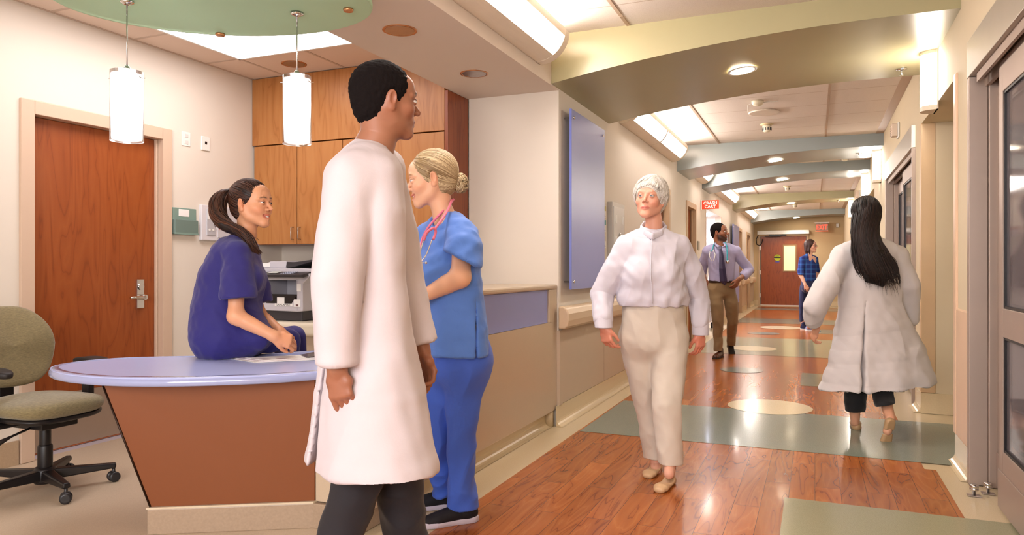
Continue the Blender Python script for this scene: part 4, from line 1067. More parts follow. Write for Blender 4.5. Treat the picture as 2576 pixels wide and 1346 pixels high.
def along(d, f):
    """stretch matrix that slows variation along direction d by factor f"""
    d = nz(d); return np.eye(3)-(1-f)*np.outer(d, d)
def folds(P, freq, seed, d=None, f=.25):
    w_ = wob(P, freq, seed, None if d is None else along(d, f)); return 1-np.abs(w_)*1.6
class Sculpture:
    """collects several sculpted shells into one mesh object with a colour attribute"""
    def __init__(s): s.V = []; s.F = []; s.C = []; s.k = 0
    def add(s, V, F, col=(1, 1, 1)):
        C = np.tile(np.array(col, float), (len(V), 1)) if not isinstance(col, np.ndarray) else col
        s.V.append(V); s.F.append(F+s.k); s.C.append(C); s.k += len(V); return s
    def build(s, name, m, parent, crease=False):
        V = np.concatenate(s.V); C = np.concatenate(s.C)
        q = parent
        while q is not None: V = V-np.array(q.location); q = q.parent
        quads = [f for f in s.F if f.shape[1] == 4]; tris = [f for f in s.F if f.shape[1] == 3]
        me = bpy.data.meshes.new(name); ns = [f.shape[1] for f in s.F]
        me.vertices.add(len(V)); me.vertices.foreach_set('co', V.astype(np.float32).ravel())
        loops = np.concatenate([f.ravel() for f in s.F]); tot = np.concatenate([np.full(len(f), f.shape[1]) for f in s.F])
        me.loops.add(len(loops)); me.loops.foreach_set('vertex_index', loops.astype(np.int32))
        me.polygons.add(len(tot)); me.polygons.foreach_set('loop_start', np.concatenate([[0], np.cumsum(tot)[:-1]]).astype(np.int32))
        me.polygons.foreach_set('use_smooth', np.ones(len(tot), bool))
        me.update(calc_edges=True); me.validate()
        a = me.color_attributes.new('Col', 'FLOAT_COLOR', 'POINT'); a.data.foreach_set('color', np.concatenate([C, np.ones((len(C), 1))], 1).astype(np.float32).ravel())
        me.materials.append(m)
        o = bpy.data.objects.new(name, me); COL.objects.link(o)
        if parent is not None: o.parent = parent
        return o
def strands(paths, radii, cols, n=5):
    """hair locks: tapered tubes. paths: list of (k,3) arrays"""
    V = []; F = []; C = []; k0 = 0
    for P, r, c in zip(paths, radii, cols):
        P = np.asarray(P); N = len(P); T = np.gradient(P, axis=0); T /= np.linalg.norm(T, axis=1)[:, None]+1e-9
        a = np.cross(T, [.3, .2, 1.0]); a /= np.linalg.norm(a, axis=1)[:, None]+1e-9; b = np.cross(T, a)
        t = np.linspace(0, 1, N); rr = r*np.minimum(1, np.minimum(t*6+.35, (1-t)*5+.08))
        h = np.arange(n)*2*math.pi/n
        ring = P[:, None]+rr[:, None, None]*(a[:, None]*np.cos(h)[None, :, None]+b[:, None]*np.sin(h)[None, :, None])
        V.append(ring.reshape(-1, 3)); i = np.arange(N-1)[:, None]*n; j = np.arange(n)[None]; l = (j+1) % n
        F.append(np.stack([i+j, i+l, i+n+l, i+n+j], -1).reshape(-1, 4)+k0); C.append(np.tile(c, (N*n, 1))); k0 += N*n
    return np.concatenate(V), np.concatenate(F), np.concatenate(C)
def spline(P, m=16):
    P = np.asarray(P, float); n = len(P); Q = np.vstack([2*P[0]-P[1], P, 2*P[-1]-P[-2]]); out = []
    for i in range(n-1):
        p0, p1, p2, p3 = Q[i:i+4]
        for t in np.linspace(0, 1, m, endpoint=False):
            out.append(.5*((2*p1)+(-p0+p2)*t+(2*p0-5*p1+4*p2-p3)*t*t+(-p0+3*p1-3*p2+p3)*t**3))
    out.append(P[-1]); return np.array(out)

def vcmat(name, rough=.5, sub=0, spec=.5, bscale=0, bstr=0, sheen=0, var=0):
    m, nt, b = newmat(name)
    at_ = nt.nodes.new('ShaderNodeVertexColor'); at_.layer_name = 'Col'; c = at_.outputs[0]
    if var: c = mixc(nt, mth(nt, 'MULTIPLY', noise(nt, coords(nt), 220, 3), var), c, (.25, .06, .03))
    nt.links.new(c, b.inputs['Base Color']); b.inputs['Roughness'].default_value = rough; b.inputs['Specular IOR Level'].default_value = spec
    if sub: b.inputs['Subsurface Weight'].default_value = sub; b.inputs['Subsurface Radius'].default_value = (.012, .004, .002); b.inputs['Subsurface Scale'].default_value = .5
    if sheen: b.inputs['Sheen Weight'].default_value = sheen
    if bstr: bump(nt, b, noise(nt, coords(nt), bscale, 3), bstr, .002)
    return m
M_skin = vcmat('skin', .45, .12, .4, 600, .08)
M_hair = vcmat('hair', .48, 0, .35)
M_hairm = vcmat('cropped_hair', .9, 0, .15, 500, .5)
def cloth(name, col, rough=.8, bscale=18, bstr=.35, sheen=.15, var=.05, weave=900):
    m, nt, b = newmat(name); c = lin(col); v = coords(nt); f = noise(nt, v, 5, 3)
    nt.links.new(mixc(nt, f, tuple(x*(1-var) for x in c), tuple(min(1, x*(1+var)) for x in c)), b.inputs['Base Color'])
    b.inputs['Roughness'].default_value = rough; b.inputs['Sheen Weight'].default_value = sheen
    n1 = noise(nt, v, bscale, 3, .5, 1.2); n2 = noise(nt, v, weave, 1)
    bump(nt, b, mth(nt, 'ADD', n1, mth(nt, 'MULTIPLY', n2, .12)), bstr, .008)
    return m

# ---- heads
def head_frame(c, fwd, up):
    f = nz(fwd); u = np.asarray(up, float); u = nz(u-f*(u@f)); r = np.cross(f, u)      # r = person's right
    return np.asarray(c, float), np.stack([r, f, u], 1)
class Head:
    """local axes: x to the person's right, y forward, z up; origin between the eyes' height, mid skull"""
    def __init__(s, c, fwd, up=(0, 0, 1), size=1.0, skin='#e0a888', smile=0, male=False, old=0, jaw=1.0, eye='#5a3a22', brow='#2e1a10', lips='#b8584e', beard=None):
        s.c, s.M = head_frame(c, fwd, up); s.k = size; s.skin = np.array(lin(skin)); s.smile = smile; s.male = male; s.old = old; s.jaw = jaw
        s.eye = eye; s.brow = np.array(lin(brow)); s.lips = np.array(lin(lips)); s.beard = beard
    def w(s, p): return s.c+s.M@(np.asarray(p, float)*s.k)
    def loc(s, V): return (V-s.c)@s.M/s.k
    def E(s, c, r, k=.01, mode='+', rot=None):
        M = s.M if rot is None else s.M@rot
        return (Ell(s.w(c), tuple(np.array(r if hasattr(r, '__len__') else (r, r, r))*s.k), M), k*s.k, mode)
    def L(s, pts, r, k=.01, mode='+'): return (Limb([s.w(p) for p in pts], [q*s.k for q in (r if hasattr(r, '__len__') else [r]*len(pts))]), k*s.k, mode)
    def items(s, neck):
        j = s.jaw; sm = s.smile; it = []
        it += [s.E((0, -.018, .03), (.073, .092, .083), 0)]
        it += [s.E((0, .028, -.02), (.061, .06, .083), .03)]
        it += [s.E((0, .052, .045), (.052, .036, .04), .03)]
        for q in (-1, 1):
            it += [s.L([(q*.055*j, -.012, -.035), (q*.047*j, .010, -.068), (q*.013, .068, -.101)], [.017, .0155, .0145], .03)]
            it += [s.E((q*.04, .055, -.028), (.021, .022, .017), .025)]
            if sm: it += [s.E((q*.034, .067, -.042), (.016, .015, .014), .015)]
            it += [s.L([(q*.012, .083, .019), (q*.032, .082, .024), (q*.048, .068, .016)], [.007, .0085, .006], .012)]
        it += [s.E((0, .073, -.099), (.017, .014, .013), .02), s.E((0, .066, -.062), (.03, .025, .026), .02)]
        for q in (-1, 1): it += [s.E((q*.031, .094, -.001), (.0165, .015, .0105), .010, '-')]
        up = s.M[:, 2]; fw = s.M[:, 1]
        for q in (-1, 1):
            c = (q*.031, .0795, 0)
            for zc, sg in ((.0040-.0008*sm-.0008*s.old, -1), (-.0042+.0012*sm+.0008*s.old, 1)):
                n_ = nz(up*sg+fw*.12); e = Ell(s.w(c), .0134*s.k, None, [(s.w((q*.031, .09, zc)), n_)]); it += [(e, .004*s.k, '+')]
        ns = 1.15 if s.male else 1.0
        it += [s.L([(0, .080, .012), (0, .095, -.010), (0, .1085, -.029)], [.007, .0068*ns, .0092*ns], .010)]
        for q in (-1, 1): it += [s.E((q*.0115*ns, .096, -.034), (.0075, .010, .0072), .006)]
        for q in (-1, 1): it += [s.E((q*.007, .103, -.0435), (.0032, .004, .003), .003, '-')]
        # mouth
        wd = .023+.006*sm; cz = .007*sm; cy = .010*sm
        if sm:
            it += [s.L([(-wd, .086-cy, -.0615+cz), (-.014, .0915, -.0665), (0, .0945, -.069), (.014, .0915, -.0665), (wd, .086-cy, -.0615+cz)], [.0036, .0065, .0075, .0065, .0036], .002, '-')]
            it += [s.L([(-wd, .085-cy, -.060+cz), (-.010, .0935, -.0605), (0, .0945, -.0615), (.010, .0935, -.0605), (wd, .085-cy, -.060+cz)], [.0025, .0042, .0042, .0042, .0025], .004)]
            it += [s.L([(-wd+.003, .083-cy, -.065+cz), (0, .091, -.0795), (wd-.003, .083-cy, -.065+cz)], [.0028, .0055, .0028], .004)]
        else:
            it += [s.L([(-wd, .082, -.066), (-.009, .0925, -.0625), (0, .093, -.0635), (.009, .0925, -.0625), (wd, .082, -.066)], [.003, .0050, .0052, .0050, .003], .006)]
            it += [s.L([(-wd+.003, .082, -.068), (0, .0915, -.074), (wd-.003, .082, -.068)], [.003, .0062, .003], .005)]
            it += [s.L([(-wd-.001, .087, -.0668), (0, .0995, -.0686), (wd+.001, .087, -.0668)], .0014, .003, '-')]
        # ears
        for q in (-1, 1):
            R_ = np.array(Euler((R(-10), R(q*8), R(-q*18))).to_matrix())
            it += [s.E((q*.076, -.012, -.008), (.0075, .018, .030), .006, '+', R_), s.E((q*.085, -.007, -.004), (.0075, .0105, .019), .003, '-', R_), s.L([(q*.078, -.004, .016), (q*.079, -.018, .010), (q*.079, -.018, -.012)], .0026, .003)]
            it += [s.E((q*.0745, -.006, -.034), (.005, .009, .010), .006)]
        # neck
        nr = .059 if s.male else .046
        it += [(Limb([s.w((0, -.030, -.035)), neck[0], neck[1]], [nr*s.k, nr*s.k, (nr+.010)*s.k]), .03, '+')]
        return it
    def build_into(s, sc, neck, h=.0026):
        V, F = sculpt(s.items([np.asarray(n, float) for n in neck]), h*s.k); V = relax(V, F, 1, .35)
        sc.add(V, F, s.colour(V))
    def colour(s, V):
        P = s.loc(V); x, y, z = np.abs(P[:, 0]), P[:, 1], P[:, 2]; C = np.tile(s.skin, (len(V), 1))
        def g(cx, cy, cz, rx, ry, rz, sh=1): return np.exp(-(((x-cx)/rx)**2+((y-cy)/ry)**2+((z-cz)/rz)**2)**sh)
        def mixin(C, m, col, a): return C*(1-(m*a)[:, None])+np.array(col)[None]*(m*a)[:, None]
        C *= (1+.05*wob(V, 9, 3))[:, None]
        C = mixin(C, g(.042, .06, -.035, .024, .03, .02), s.skin*np.array([1.05, .72, .68]), .55)
        C = mixin(C, g(0, .108, -.03, .014, .016, .012), s.skin*np.array([1.0, .78, .72]), .5)
        C = mixin(C, g(.078, -.01, -.01, .02, .03, .04), s.skin*np.array([1.0, .72, .66]), .45)
        sm = s.smile; wd = .024+.006*sm
        lipz = -.0665+.004*sm*(x/wd)**2
        hh = (.0105+.003*sm)*np.sqrt(np.clip(1-(x/(wd+.002))**2, 0, 1))+.0003
        m = np.exp(-((z-lipz)/hh)**4)*(x < wd+.002)*(y > .072)
        C = mixin(C, m, s.lips, .75)
        # brows and lashes
        bz = .0245-.006*np.clip((x-.03)/.02, 0, 1)**2+.002*np.clip((x-.012)/.02, 0, 1)
        m = np.exp(-((z-bz)/.0038)**4)*np.clip((x-.010)/.004, 0, 1)*np.clip((.052-x)/.008, 0, 1)*(y > .05)
        C = mixin(C, m, s.brow, .8 if not s.old else .35)
        m = np.exp(-((z-(.0072-.0035*((x-.031)/.015)**2))/.0022)**2)*np.exp(-((x-.031)/.0165)**8)*(y > .06)
        C = mixin(C, m, s.brow*.5, .85 if not s.old else .5)
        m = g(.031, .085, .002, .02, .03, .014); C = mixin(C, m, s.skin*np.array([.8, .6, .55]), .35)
        if s.beard is not None:
            m = np.clip((-.040-.020*np.clip((y-.01)/.06, 0, 1)-z+.012*np.clip((x-.03)/.03, 0, 1))/.014, 0, 1)*np.clip((y+.015)/.02, 0, 1)*np.clip((z+.122)/.01, 0, 1); ml = np.exp(-((z+.068)/.009)**4)*(x < .024)*(y > .07)
            m2 = np.exp(-((z+.052)/.006)**4)*(x < .03)*(y > .07)
            C = mixin(C, np.clip(m+m2-ml, 0, 1), lin(s.beard), .8)
        return np.clip(C, 0, 1)
    def eyes(s, parent, look=(0, 1, 0)):
        lk = nz(look)
        for q in (-1, 1):
            c = np.array((q*.031, .0795, 0.0)); sc = Sculpture(); n = 20; r = .0118
            th = np.linspace(0, math.pi, n+1)[:, None]; ph = np.arange(2*n)[None]*math.pi/n
            a = nz(np.cross(lk, (0, 0, 1))); b = np.cross(a, lk)
            P = lk*np.cos(th)[..., None]+np.sin(th)[..., None]*(a*np.cos(ph)[..., None]+b*np.sin(ph)[..., None])
            V = (c+P.reshape(-1, 3)*r); i = np.arange(n)[:, None]*2*n; j = np.arange(2*n)[None]; l = (j+1) % (2*n)
            F = np.stack([i+j, i+l, i+2*n+l, i+2*n+j], -1).reshape(-1, 4)[:, ::-1]
            ang = np.repeat(th[:, 0], 2*n); C = np.tile(np.array((.66, .62, .60)), (len(V), 1))
            C[ang < .50] = lin(s.eye); C[ang < .22] = (.01, .01, .01)
            sc.add(s.c+(V*s.k)@s.M.T, F, C); sc.build('eye', M_eye, parent)
    def lids(s): pass
    def teeth(s, parent):
        P = spline([s.w((-.0235, .0775, -.0585)), s.w((-.017, .0835, -.0625)), s.w((-.009, .0885, -.0655)), s.w((0, .0905, -.0665)), s.w((.009, .0885, -.0655)), s.w((.017, .0835, -.0625)), s.w((.0235, .0775, -.0585))], 8)
        mb = MB(); n = len(P); up = s.M[:, 2]*s.k
        V = [tuple(p+up*.0055) for p in P]+[tuple(p-up*.0055) for p in P]
        mb.raw(V, [(i, i+1, n+i+1, n+i) for i in range(n-1)], True); mb.build('teeth', mat('teeth', '#f4eee6', .25), parent)
M_eye = vcmat('eye', .12, 0, .6)

# ---- hands: returns shapes for one arm with hand
def hand_items(wrist, fwd, back, thumb, curl=.35, size=1.0, spread=.12, tcurl=.3, rnd=0):
    """fwd: along the fingers; back: out of the back of the hand; thumb: +1/-1 picks the thumb side (fwd x back)*thumb"""
    f = nz(fwd); b = np.asarray(back, float); b = nz(b-f*(b@f)); x = np.cross(f, b)*thumb; k = size; W = np.asarray(wrist, float)
    def P(u, v, t): return W+k*(x*u+f*v+b*t)
    it = [(Limb([P(0, -.01, 0), P(.002, .035, 0), P(0, .078, .002)], [.025*k, .034*k, .038*k], [.019*k, .0155*k, .0125*k], x), .02, '+'),
          (Ell(P(.020, .035, -.008), .0165*k), .015, '+'), (Ell(P(-.024, .04, -.006), .014*k), .015, '+')]
    r_ = random.Random(rnd)
    for i, (u, L, r) in enumerate([(.029, (.040, .024, .019), .0088), (.0095, (.045, .027, .020), .0090), (-.010, (.041, .025, .020), .0085), (-.0285, (.032, .019, .017), .0075)]):
        c = curl*(1+.12*(i-1)+r_.uniform(-.12, .12)); p = P(u, .083-.004*abs(i-1), .001); pts = [P(u*.9, .06, 0), p]; a = 0; sp = spread*(u/.03)
        for l, da in zip(L, (1.0, 1.35, .8)):
            a += c*da; d = f*math.cos(a)-b*math.sin(a)+x*sp*math.cos(a)*.6; p = p+nz(d)*l*k; pts.append(p)
        it.append((Limb(pts, [r*k*1.05, r*k*1.1, r*k, r*k*.93, r*k*.80]), .006, '+'))
    tp = [P(.018, .012, -.004), P(.036, .038, -.010)]; p = tp[-1]
    for l, a in ((.034, .55-tcurl*.5), (.028, .35-tcurl)):
        d = nz(x*math.sin(a)+f*math.cos(a)-b*(.25+tcurl*.8)); p = p+d*l*k; tp.append(p)
    it.append((Limb(tp, [.014*k, .0125*k, .0102*k, .0085*k]), .009, '+'))
    return it
def arm_shell(sc, sh, el, wr, fwd, back, thumb, skin, size=1.0, curl=.35, r=(.045, .038, .036, .026), tcurl=.3, spread=.12, h=.0032, seed=0):
    sh, el, wr = (np.asarray(q, float) for q in (sh, el, wr)); f = nz(wr-el)
    it = [(Limb([sh, sh*.5+el*.5, el], [r[0]*size, r[1]*size, r[2]*size*.98]), 0, '+'),
          (Limb([el, el*.7+wr*.3, wr-f*.02, wr], [r[2]*size, r[2]*size*1.04, r[3]*size*1.02, r[3]*size*.95]), .03, '+')]
    it += hand_items(wr, fwd, back, thumb, curl, size, spread, tcurl, seed)
    V, F = sculpt(it, h); V = relax(V, F, 1, .4)
    C = np.tile(np.array(lin(skin)), (len(V), 1))*(1+.06*wob(V, 12, 5))[:, None]
    hd = np.clip((V-wr)@nz(fwd)/.03, 0, 1)[:, None]; C = C*(1-hd*.35)+C*np.array([1.03, .82, .76])*hd*.35
    sc.add(V, F, np.clip(C, 0, 1))
    return it
def shell(items, h, disp=None, rel=1):
    V, F = sculpt(items, h); V = relax(V, F, rel, .5)
    if disp is not None: V = V+vnormals(V, F)*disp(V)[:, None]
    return V, F
def garment(name, items, h, m, parent, disp=None, rel=1, col=(1, 1, 1)):
    V, F = shell(items, h, disp, rel); sc = Sculpture(); sc.add(V, F, col(V) if callable(col) else col); return sc.build(name, m, parent)
def U(sh, k=.02): return (sh, k, '+')
def lerp(a, b, t): return np.asarray(a)*(1-t)+np.asarray(b)*t
def person(loc, label):
    return empty('person', tuple(loc), 0, label, 'person')

# ------------------------------------------------------------------ people
def hcol(dark, light, n, seed):
    r = np.random.default_rng(seed); t = r.uniform(0, 1, n)[:, None]; return np.array(lin(dark))*(1-t)+np.array(lin(light))*t
CAPC, CAPR = np.array((0, -.020, .032)), np.array((.0795, .0985, .0895))
def capw(H, u, infl=1.0): return H.w(CAPC+np.asarray(u)*CAPR*infl)
def cap_items(H, infl=0, front=(.109, .109, .116), fc=(0, .10, -.045), ear=True, low=-.06, nape=True):
    it = [H.E(tuple(CAPC), tuple(CAPR+infl), 0)]
    if nape: it += [H.E((0, -.05, -.03), (.058+infl*.5, .055+infl*.5, .06), .03)]
    it += [H.E(fc, front, .006, '-')]
    if ear:
        for q in (-1, 1): it += [H.E((q*.086, -.008, -.012), (.022, .023, .036), .008, '-')]
        for q in (-1, 1): it += [H.E((q*.07, .012, -.075), (.04, .035, .045), .01, '-')]
    return it
def cap_dirs(n, seed, front=(.109, .109, .116), fc=(0, .10, -.045), zmin=-.055):
    r = np.random.default_rng(seed); out = []
    while len(out) < n:
        u = nz(r.normal(size=3)); p = CAPC+u*CAPR
        e = (((p-np.array(fc))/np.array(front))**2).sum()
        if e < 1.0 or p[2] < zmin or (abs(p[0]) > .062 and -.035 < p[1] < .02 and p[2] < .03): continue
        if e > 1.35 and r.uniform() < .45: continue
        out.append(u)
    return out
def sweep(H, u0, u1, infl, m=10, end=1.0, seed=0):
    a = math.acos(np.clip(np.dot(u0, u1), -1, 1)); P = []
    for t in np.linspace(0, end, m):
        u = (math.sin((1-t)*a)*u0+math.sin(t*a)*u1)/max(math.sin(a), 1e-4); P.append(capw(H, u, infl))
    return np.array(P)
from mathutils.bvhtree import BVHTree
def comb(H, V, F, n, seed, tgt=None, src=None, off=.0022, m=12, end=.97, lim=.03, keep=None):
    """locks that lie on the cap surface: towards one tie point (tgt) or fanning out from a parting (src)"""
    bv = BVHTree.FromPolygons([tuple(v) for v in V], [tuple(int(i) for i in f) for f in F]); r = np.random.default_rng(seed); out = []
    cc = H.w(CAPC); pick = r.permutation(len(V))
    for i in pick:
        if len(out) >= n: break
        q = H.loc(V[i:i+1])[0]
        if keep is not None and not keep(q): continue
        u = nz((q-CAPC)/CAPR)
        if tgt is not None: P = sweep(H, u, nz(tgt), 1.03, m, end)
        else: P = sweep(H, nz(np.asarray(src)+r.normal(size=3)*.10), u, 1.03, m, 1.07)
        for j in range(len(P)):
            hit = bv.find_nearest(Vector(P[j]), lim)
            if hit[0] is not None: h = np.array(hit[0]); P[j] = h+nz(h-cc)*(off+.0012*math.sin(math.pi*j/m))
        out.append(P)
    return out
def hair_object(parent, shells, paths, radii, cols):
    sc = Sculpture()
    for V, F, C in shells: sc.add(V, F, C)
    if paths: V, F, C = strands(paths, radii, cols); sc.add(V, F, C)
    return sc.build('hair', M_hair, parent)
def shoe(parent, heel, toe, h, m, ms, floor_n=(0, 0, 1), L=None, sole=.02, toeup=.05, collar=None, lab=None):
    """upper and sole between heel and toe points (given at the ground)"""
    heel = np.asarray(heel, float); toe = np.asarray(toe, float); f = nz(toe-heel); u = nz(np.array(floor_n)-f*(np.array(floor_n)@f)); x = np.cross(f, u); L = np.linalg.norm(toe-heel)
    P = lambda a, b, c=0: heel+f*(a*L)+u*b+x*c
    g = [(P(0, .0), -u)]
    it = [(Limb([P(.12, .045), P(.45, .042), P(.72, .032), P(.88, .026)], [.034, .038, .044, .036], [.045, .042, toeup*.66, .028], x, [(P(0, sole*.8), -u)]), .0, '+')]
    if collar: it += [(Limb([P(.17, .05), P(.16, collar)], [.036, .035]), .02, '+')]
    up = garment('shoe', it, .004, m, parent)
    st = [(Limb([P(.11, sole*.5), P(.45, sole*.5), P(.74, sole*.5), P(.9, sole*.55)], [.037, .037, .046, .036], [.045, sole, sole, .04], x, [(P(0, .001), -u), (P(0, sole), u)]), 0, '+')]
    V, F = shell(st, .004); sc = Sculpture(); sc.add(V, F); o = sc.build('sole', ms, up)
    if lab: up['label'] = lab
    return up

# ================= seated nurse in navy scrubs =================
def seated_nurse():
    root = person(at(575, 892, 3.85), 'young woman in navy scrubs with dark ponytail sitting on the desk, hands clasped, smiling')
    sk = '#dfa27c'; Z = 3.85
    hf = nz(RV*.96-DV*.27); H = Head(at(634, 511, Z), hf, UV+RV*-.05, 1.08, sk, smile=1, brow='#2a1710', lips='#bb5a50', eye='#3a2a22')
    sc = Sculpture(); H.build_into(sc, [at(622, 585, Z), at(606, 625, Z)], .0024)
    # far arm then near arm
    it1 = arm_shell(sc, at(618, 640, 4.02), at(652, 790, 4.02), at(704, 832, 3.84), RV*.62-UV*.30-DV*.62, UV*.65+RV*.35-DV*.2, -1, sk, 1.0, .42, tcurl=.5, r=(.043, .036, .034, .025), seed=3)
    arm_shell(sc, at(597, 640, 3.70), at(593, 795, 3.64), at(690, 845, 3.66), RV*.80-UV*.34+DV*.38, UV*.35-DV*.85+RV*.2, 1, sk, 1.0, .62, tcurl=.35, r=(.045, .040, .038, .027), seed=5)
    V, F = shell([U(Limb([at(575, 850, Z), at(577, 770, Z), at(586, 690, Z), at(600, 640, Z)], [.15, .13, .15, .12], [.13, .11, .11, .08], DV), 0)], .01); sc.add(V, F, np.tile(np.array(lin(sk)), (len(V), 1)))
    sc.build('body', M_skin, root); H.eyes(root, (.12, 1, .0)); H.teeth(root)
    navy = cloth('navy_scrub_cotton', '#231d6e', .75, 14, .35)
    # tunic
    tor = Limb([at(572, 838, Z), at(570, 775, Z), at(577, 700, Z), at(590, 648, Z), at(600, 622, Z)], [.20, .19, .195, .18, .12], [.185, .172, .148, .120, .075], DV, [(at(575, 893.5, 3.85)*[1, 1, 0]+np.array((0, 0, .733)), (0, 0, -1))])
    sl = Limb([at(598, 638, 3.70), at(597, 690, 3.66), at(601, 770, 3.62)], [.062, .078, .088], cuts=[(at(601, 747, 3.62), nz(-UV+RV*.05))])
    sl2 = Limb([at(618, 638, 4.0), at(640, 700, 4.02), at(655, 790, 4.03)], [.06, .07, .078], cuts=[(at(650, 762, 4.03), nz(-UV+RV*.2))])
    bust = Limb([at(627, 700, 3.75), at(627, 700, 3.95)], [.075, .075])
    items = [(tor, 0, '+'), (bust, .08, '+'), (Limb([at(597, 636, 3.71), at(612, 612, 3.85), at(622, 636, 4.0)], [.062, .055, .058]), .05, '+'), (Limb([at(655, 845, 3.78), at(655, 845, 3.95)], [.05, .05]), .12, '+'), (sl, .022, '+'), (sl2, .022, '+'),
             (Limb([at(622, 560, Z), at(614, 600, Z), at(608, 622, Z)], [.058, .058, .05]), .008, '-')]
    pit = at(612, 690, 3.70)
    def disp(V):
        d = V-pit; r = np.linalg.norm(d, axis=1); ang = np.arctan2(d@UV, d@RV)
        a = .0035*np.sin((d@(RV*.75+UV*.65))*110+3*wob(V, 2, 8))*np.exp(-(r/.16)**2)
        w = .0085*folds(V, 4.2, 21, nz(RV*.7+UV*.6), .35)*np.clip((at(0, 690, Z)[2]-V[:, 2])/.1+.35, 0, 1)
        return a+w+.002*wob(V, 16, 2)
    tn = garment('scrub_top', items, .0045, navy, root, disp)
    # trousers: thighs on the desk, lower legs hanging behind the desk
    tz = .735
    th = lambda p, q, r: Limb([p, q], [.10, .062], cuts=[(np.array((0, 0, tz)), (0, 0, -1))])
    k1, k2 = at(722, 862, 4.10), at(738, 857, 4.22); k1[2] = .785; k2[2] = .785
    a1, a2 = k1+RV*.03+DV*.06-UV*.42, k2+RV*.06+DV*.04-UV*.41
    its = [(th(at(600, 862, 3.84)+UV*.0, k1, 0), 0, '+'), (th(at(600, 858, 3.98), k2, 0), .02, '+'), (Limb([k1, a1], [.064, .06], cuts=[(a1, (0, 0, -1))]), .03, '+'), (Limb([k2, a2], [.064, .06], cuts=[(a2, (0, 0, -1))]), .03, '+')]
    garment('scrub_trousers', its, .006, navy, root, lambda V: .005*folds(V, 6, 4))
    wsh = mat('white_trainer', '#d8d4d0', .5)
    for a in (a1, a2): shoe(root, a-UV*.10-RV*.03, a-UV*.12+RV*.20, .1, wsh, M_white, collar=.09)
    # hair: cap, ponytail
    dk, lt = '#1c0f0b', '#5a3524'
    V, F = shell(cap_items(H, .001), .0035, lambda V: .0008*wob(V, 40, 4)); C = np.tile(np.array(lin('#22120d')), (len(V), 1))
    T = nz(np.array((0, -.93, .42))); paths = []; rad = []
    for p_ in comb(H, V, F, 620, 5, tgt=T): paths.append(p_); rad.append(.0015)
    tie = capw(H, T, 1.06); g = H.M
    base = [tie, at(563, 488, 3.83), at(549, 510, 3.82), at(549, 540, 3.80), at(566, 563, 3.78), at(598, 580, 3.76), at(622, 598, 3.74), at(640, 625, 3.74), at(654, 636, 3.75)]
    rr = np.random.default_rng(9); R0 = [.011, .031, .043, .048, .045, .039, .031, .021, .007]
    for i in range(620):
        a = rr.uniform(0, 6.28); q = math.sqrt(rr.uniform(0, 1)); wph = rr.uniform(0, 6.28); pts = []; cut = rr.uniform(.62, 1.0)
        for j, (p, r_) in enumerate(zip(base, R0)):
            off = RV*math.cos(a)*r_*q*.95+(-DV*.8+UV*.6)*math.sin(a)*r_*q; off += (RV*math.sin(j*1.3+wph)+UV*math.cos(j*1.3+wph))*.008*min(j, 5)/5
            pts.append(p+off)
        n_ = max(4, int(len(base)*cut+.5)); paths.append(spline(pts[:n_], 5)); rad.append(rr.uniform(.0016, .0032))
    for (p, q, w_) in [((649, 588), (655, 604), 1), ((655, 630), (668, 640), 1)]:
        pass
    paths.append(spline([at(622, 588, 3.74), at(636, 595, 3.73), at(648, 600, 3.73), at(652, 606, 3.73)], 5)); rad.append(.0012)
    paths.append(spline([at(549, 500, 3.82), at(535, 520, 3.82), at(536, 545, 3.82), at(541, 572, 3.82)], 5)); rad.append(.0015)
    paths.append(spline([at(556, 540, 3.8), at(538, 552, 3.8), at(545, 580, 3.8)], 5)); rad.append(.0013)
    paths.append(spline([H.w((-.066, .022, .0)), H.w((-.069, .026, -.02)), H.w((-.07, .018, -.035))], 4)); rad.append(.0008)
    cols = hcol(dk, lt, len(paths), 3); ho = hair_object(root, [(V, F, C)], paths, rad, cols)
    cores = [(Limb(base[:-1], [.010, .022, .032, .036, .033, .028, .021, .011]), 0, '+')]
    V, F = shell(cores, .005, lambda V: .003*wob(V, 18, 8)); s2 = Sculpture(); s2.add(V, F, np.array(lin('#1d100c'))*np.ones((len(V), 1))); s2.build('ponytail_core', M_hair, ho)
    mb = MB(); ax = nz(base[1]-tie); mb.tube([tuple(tie+ax*.004+.0155*(math.cos(a)*UV+math.sin(a)*np.cross(ax, UV))) for a in np.linspace(0, 6.28, 17)[:-1]], .0035, 8, closed=True); mb.build('hair_tie', mat('hair_tie_tan', '#b59a6a', .6), root)
seated_nurse()

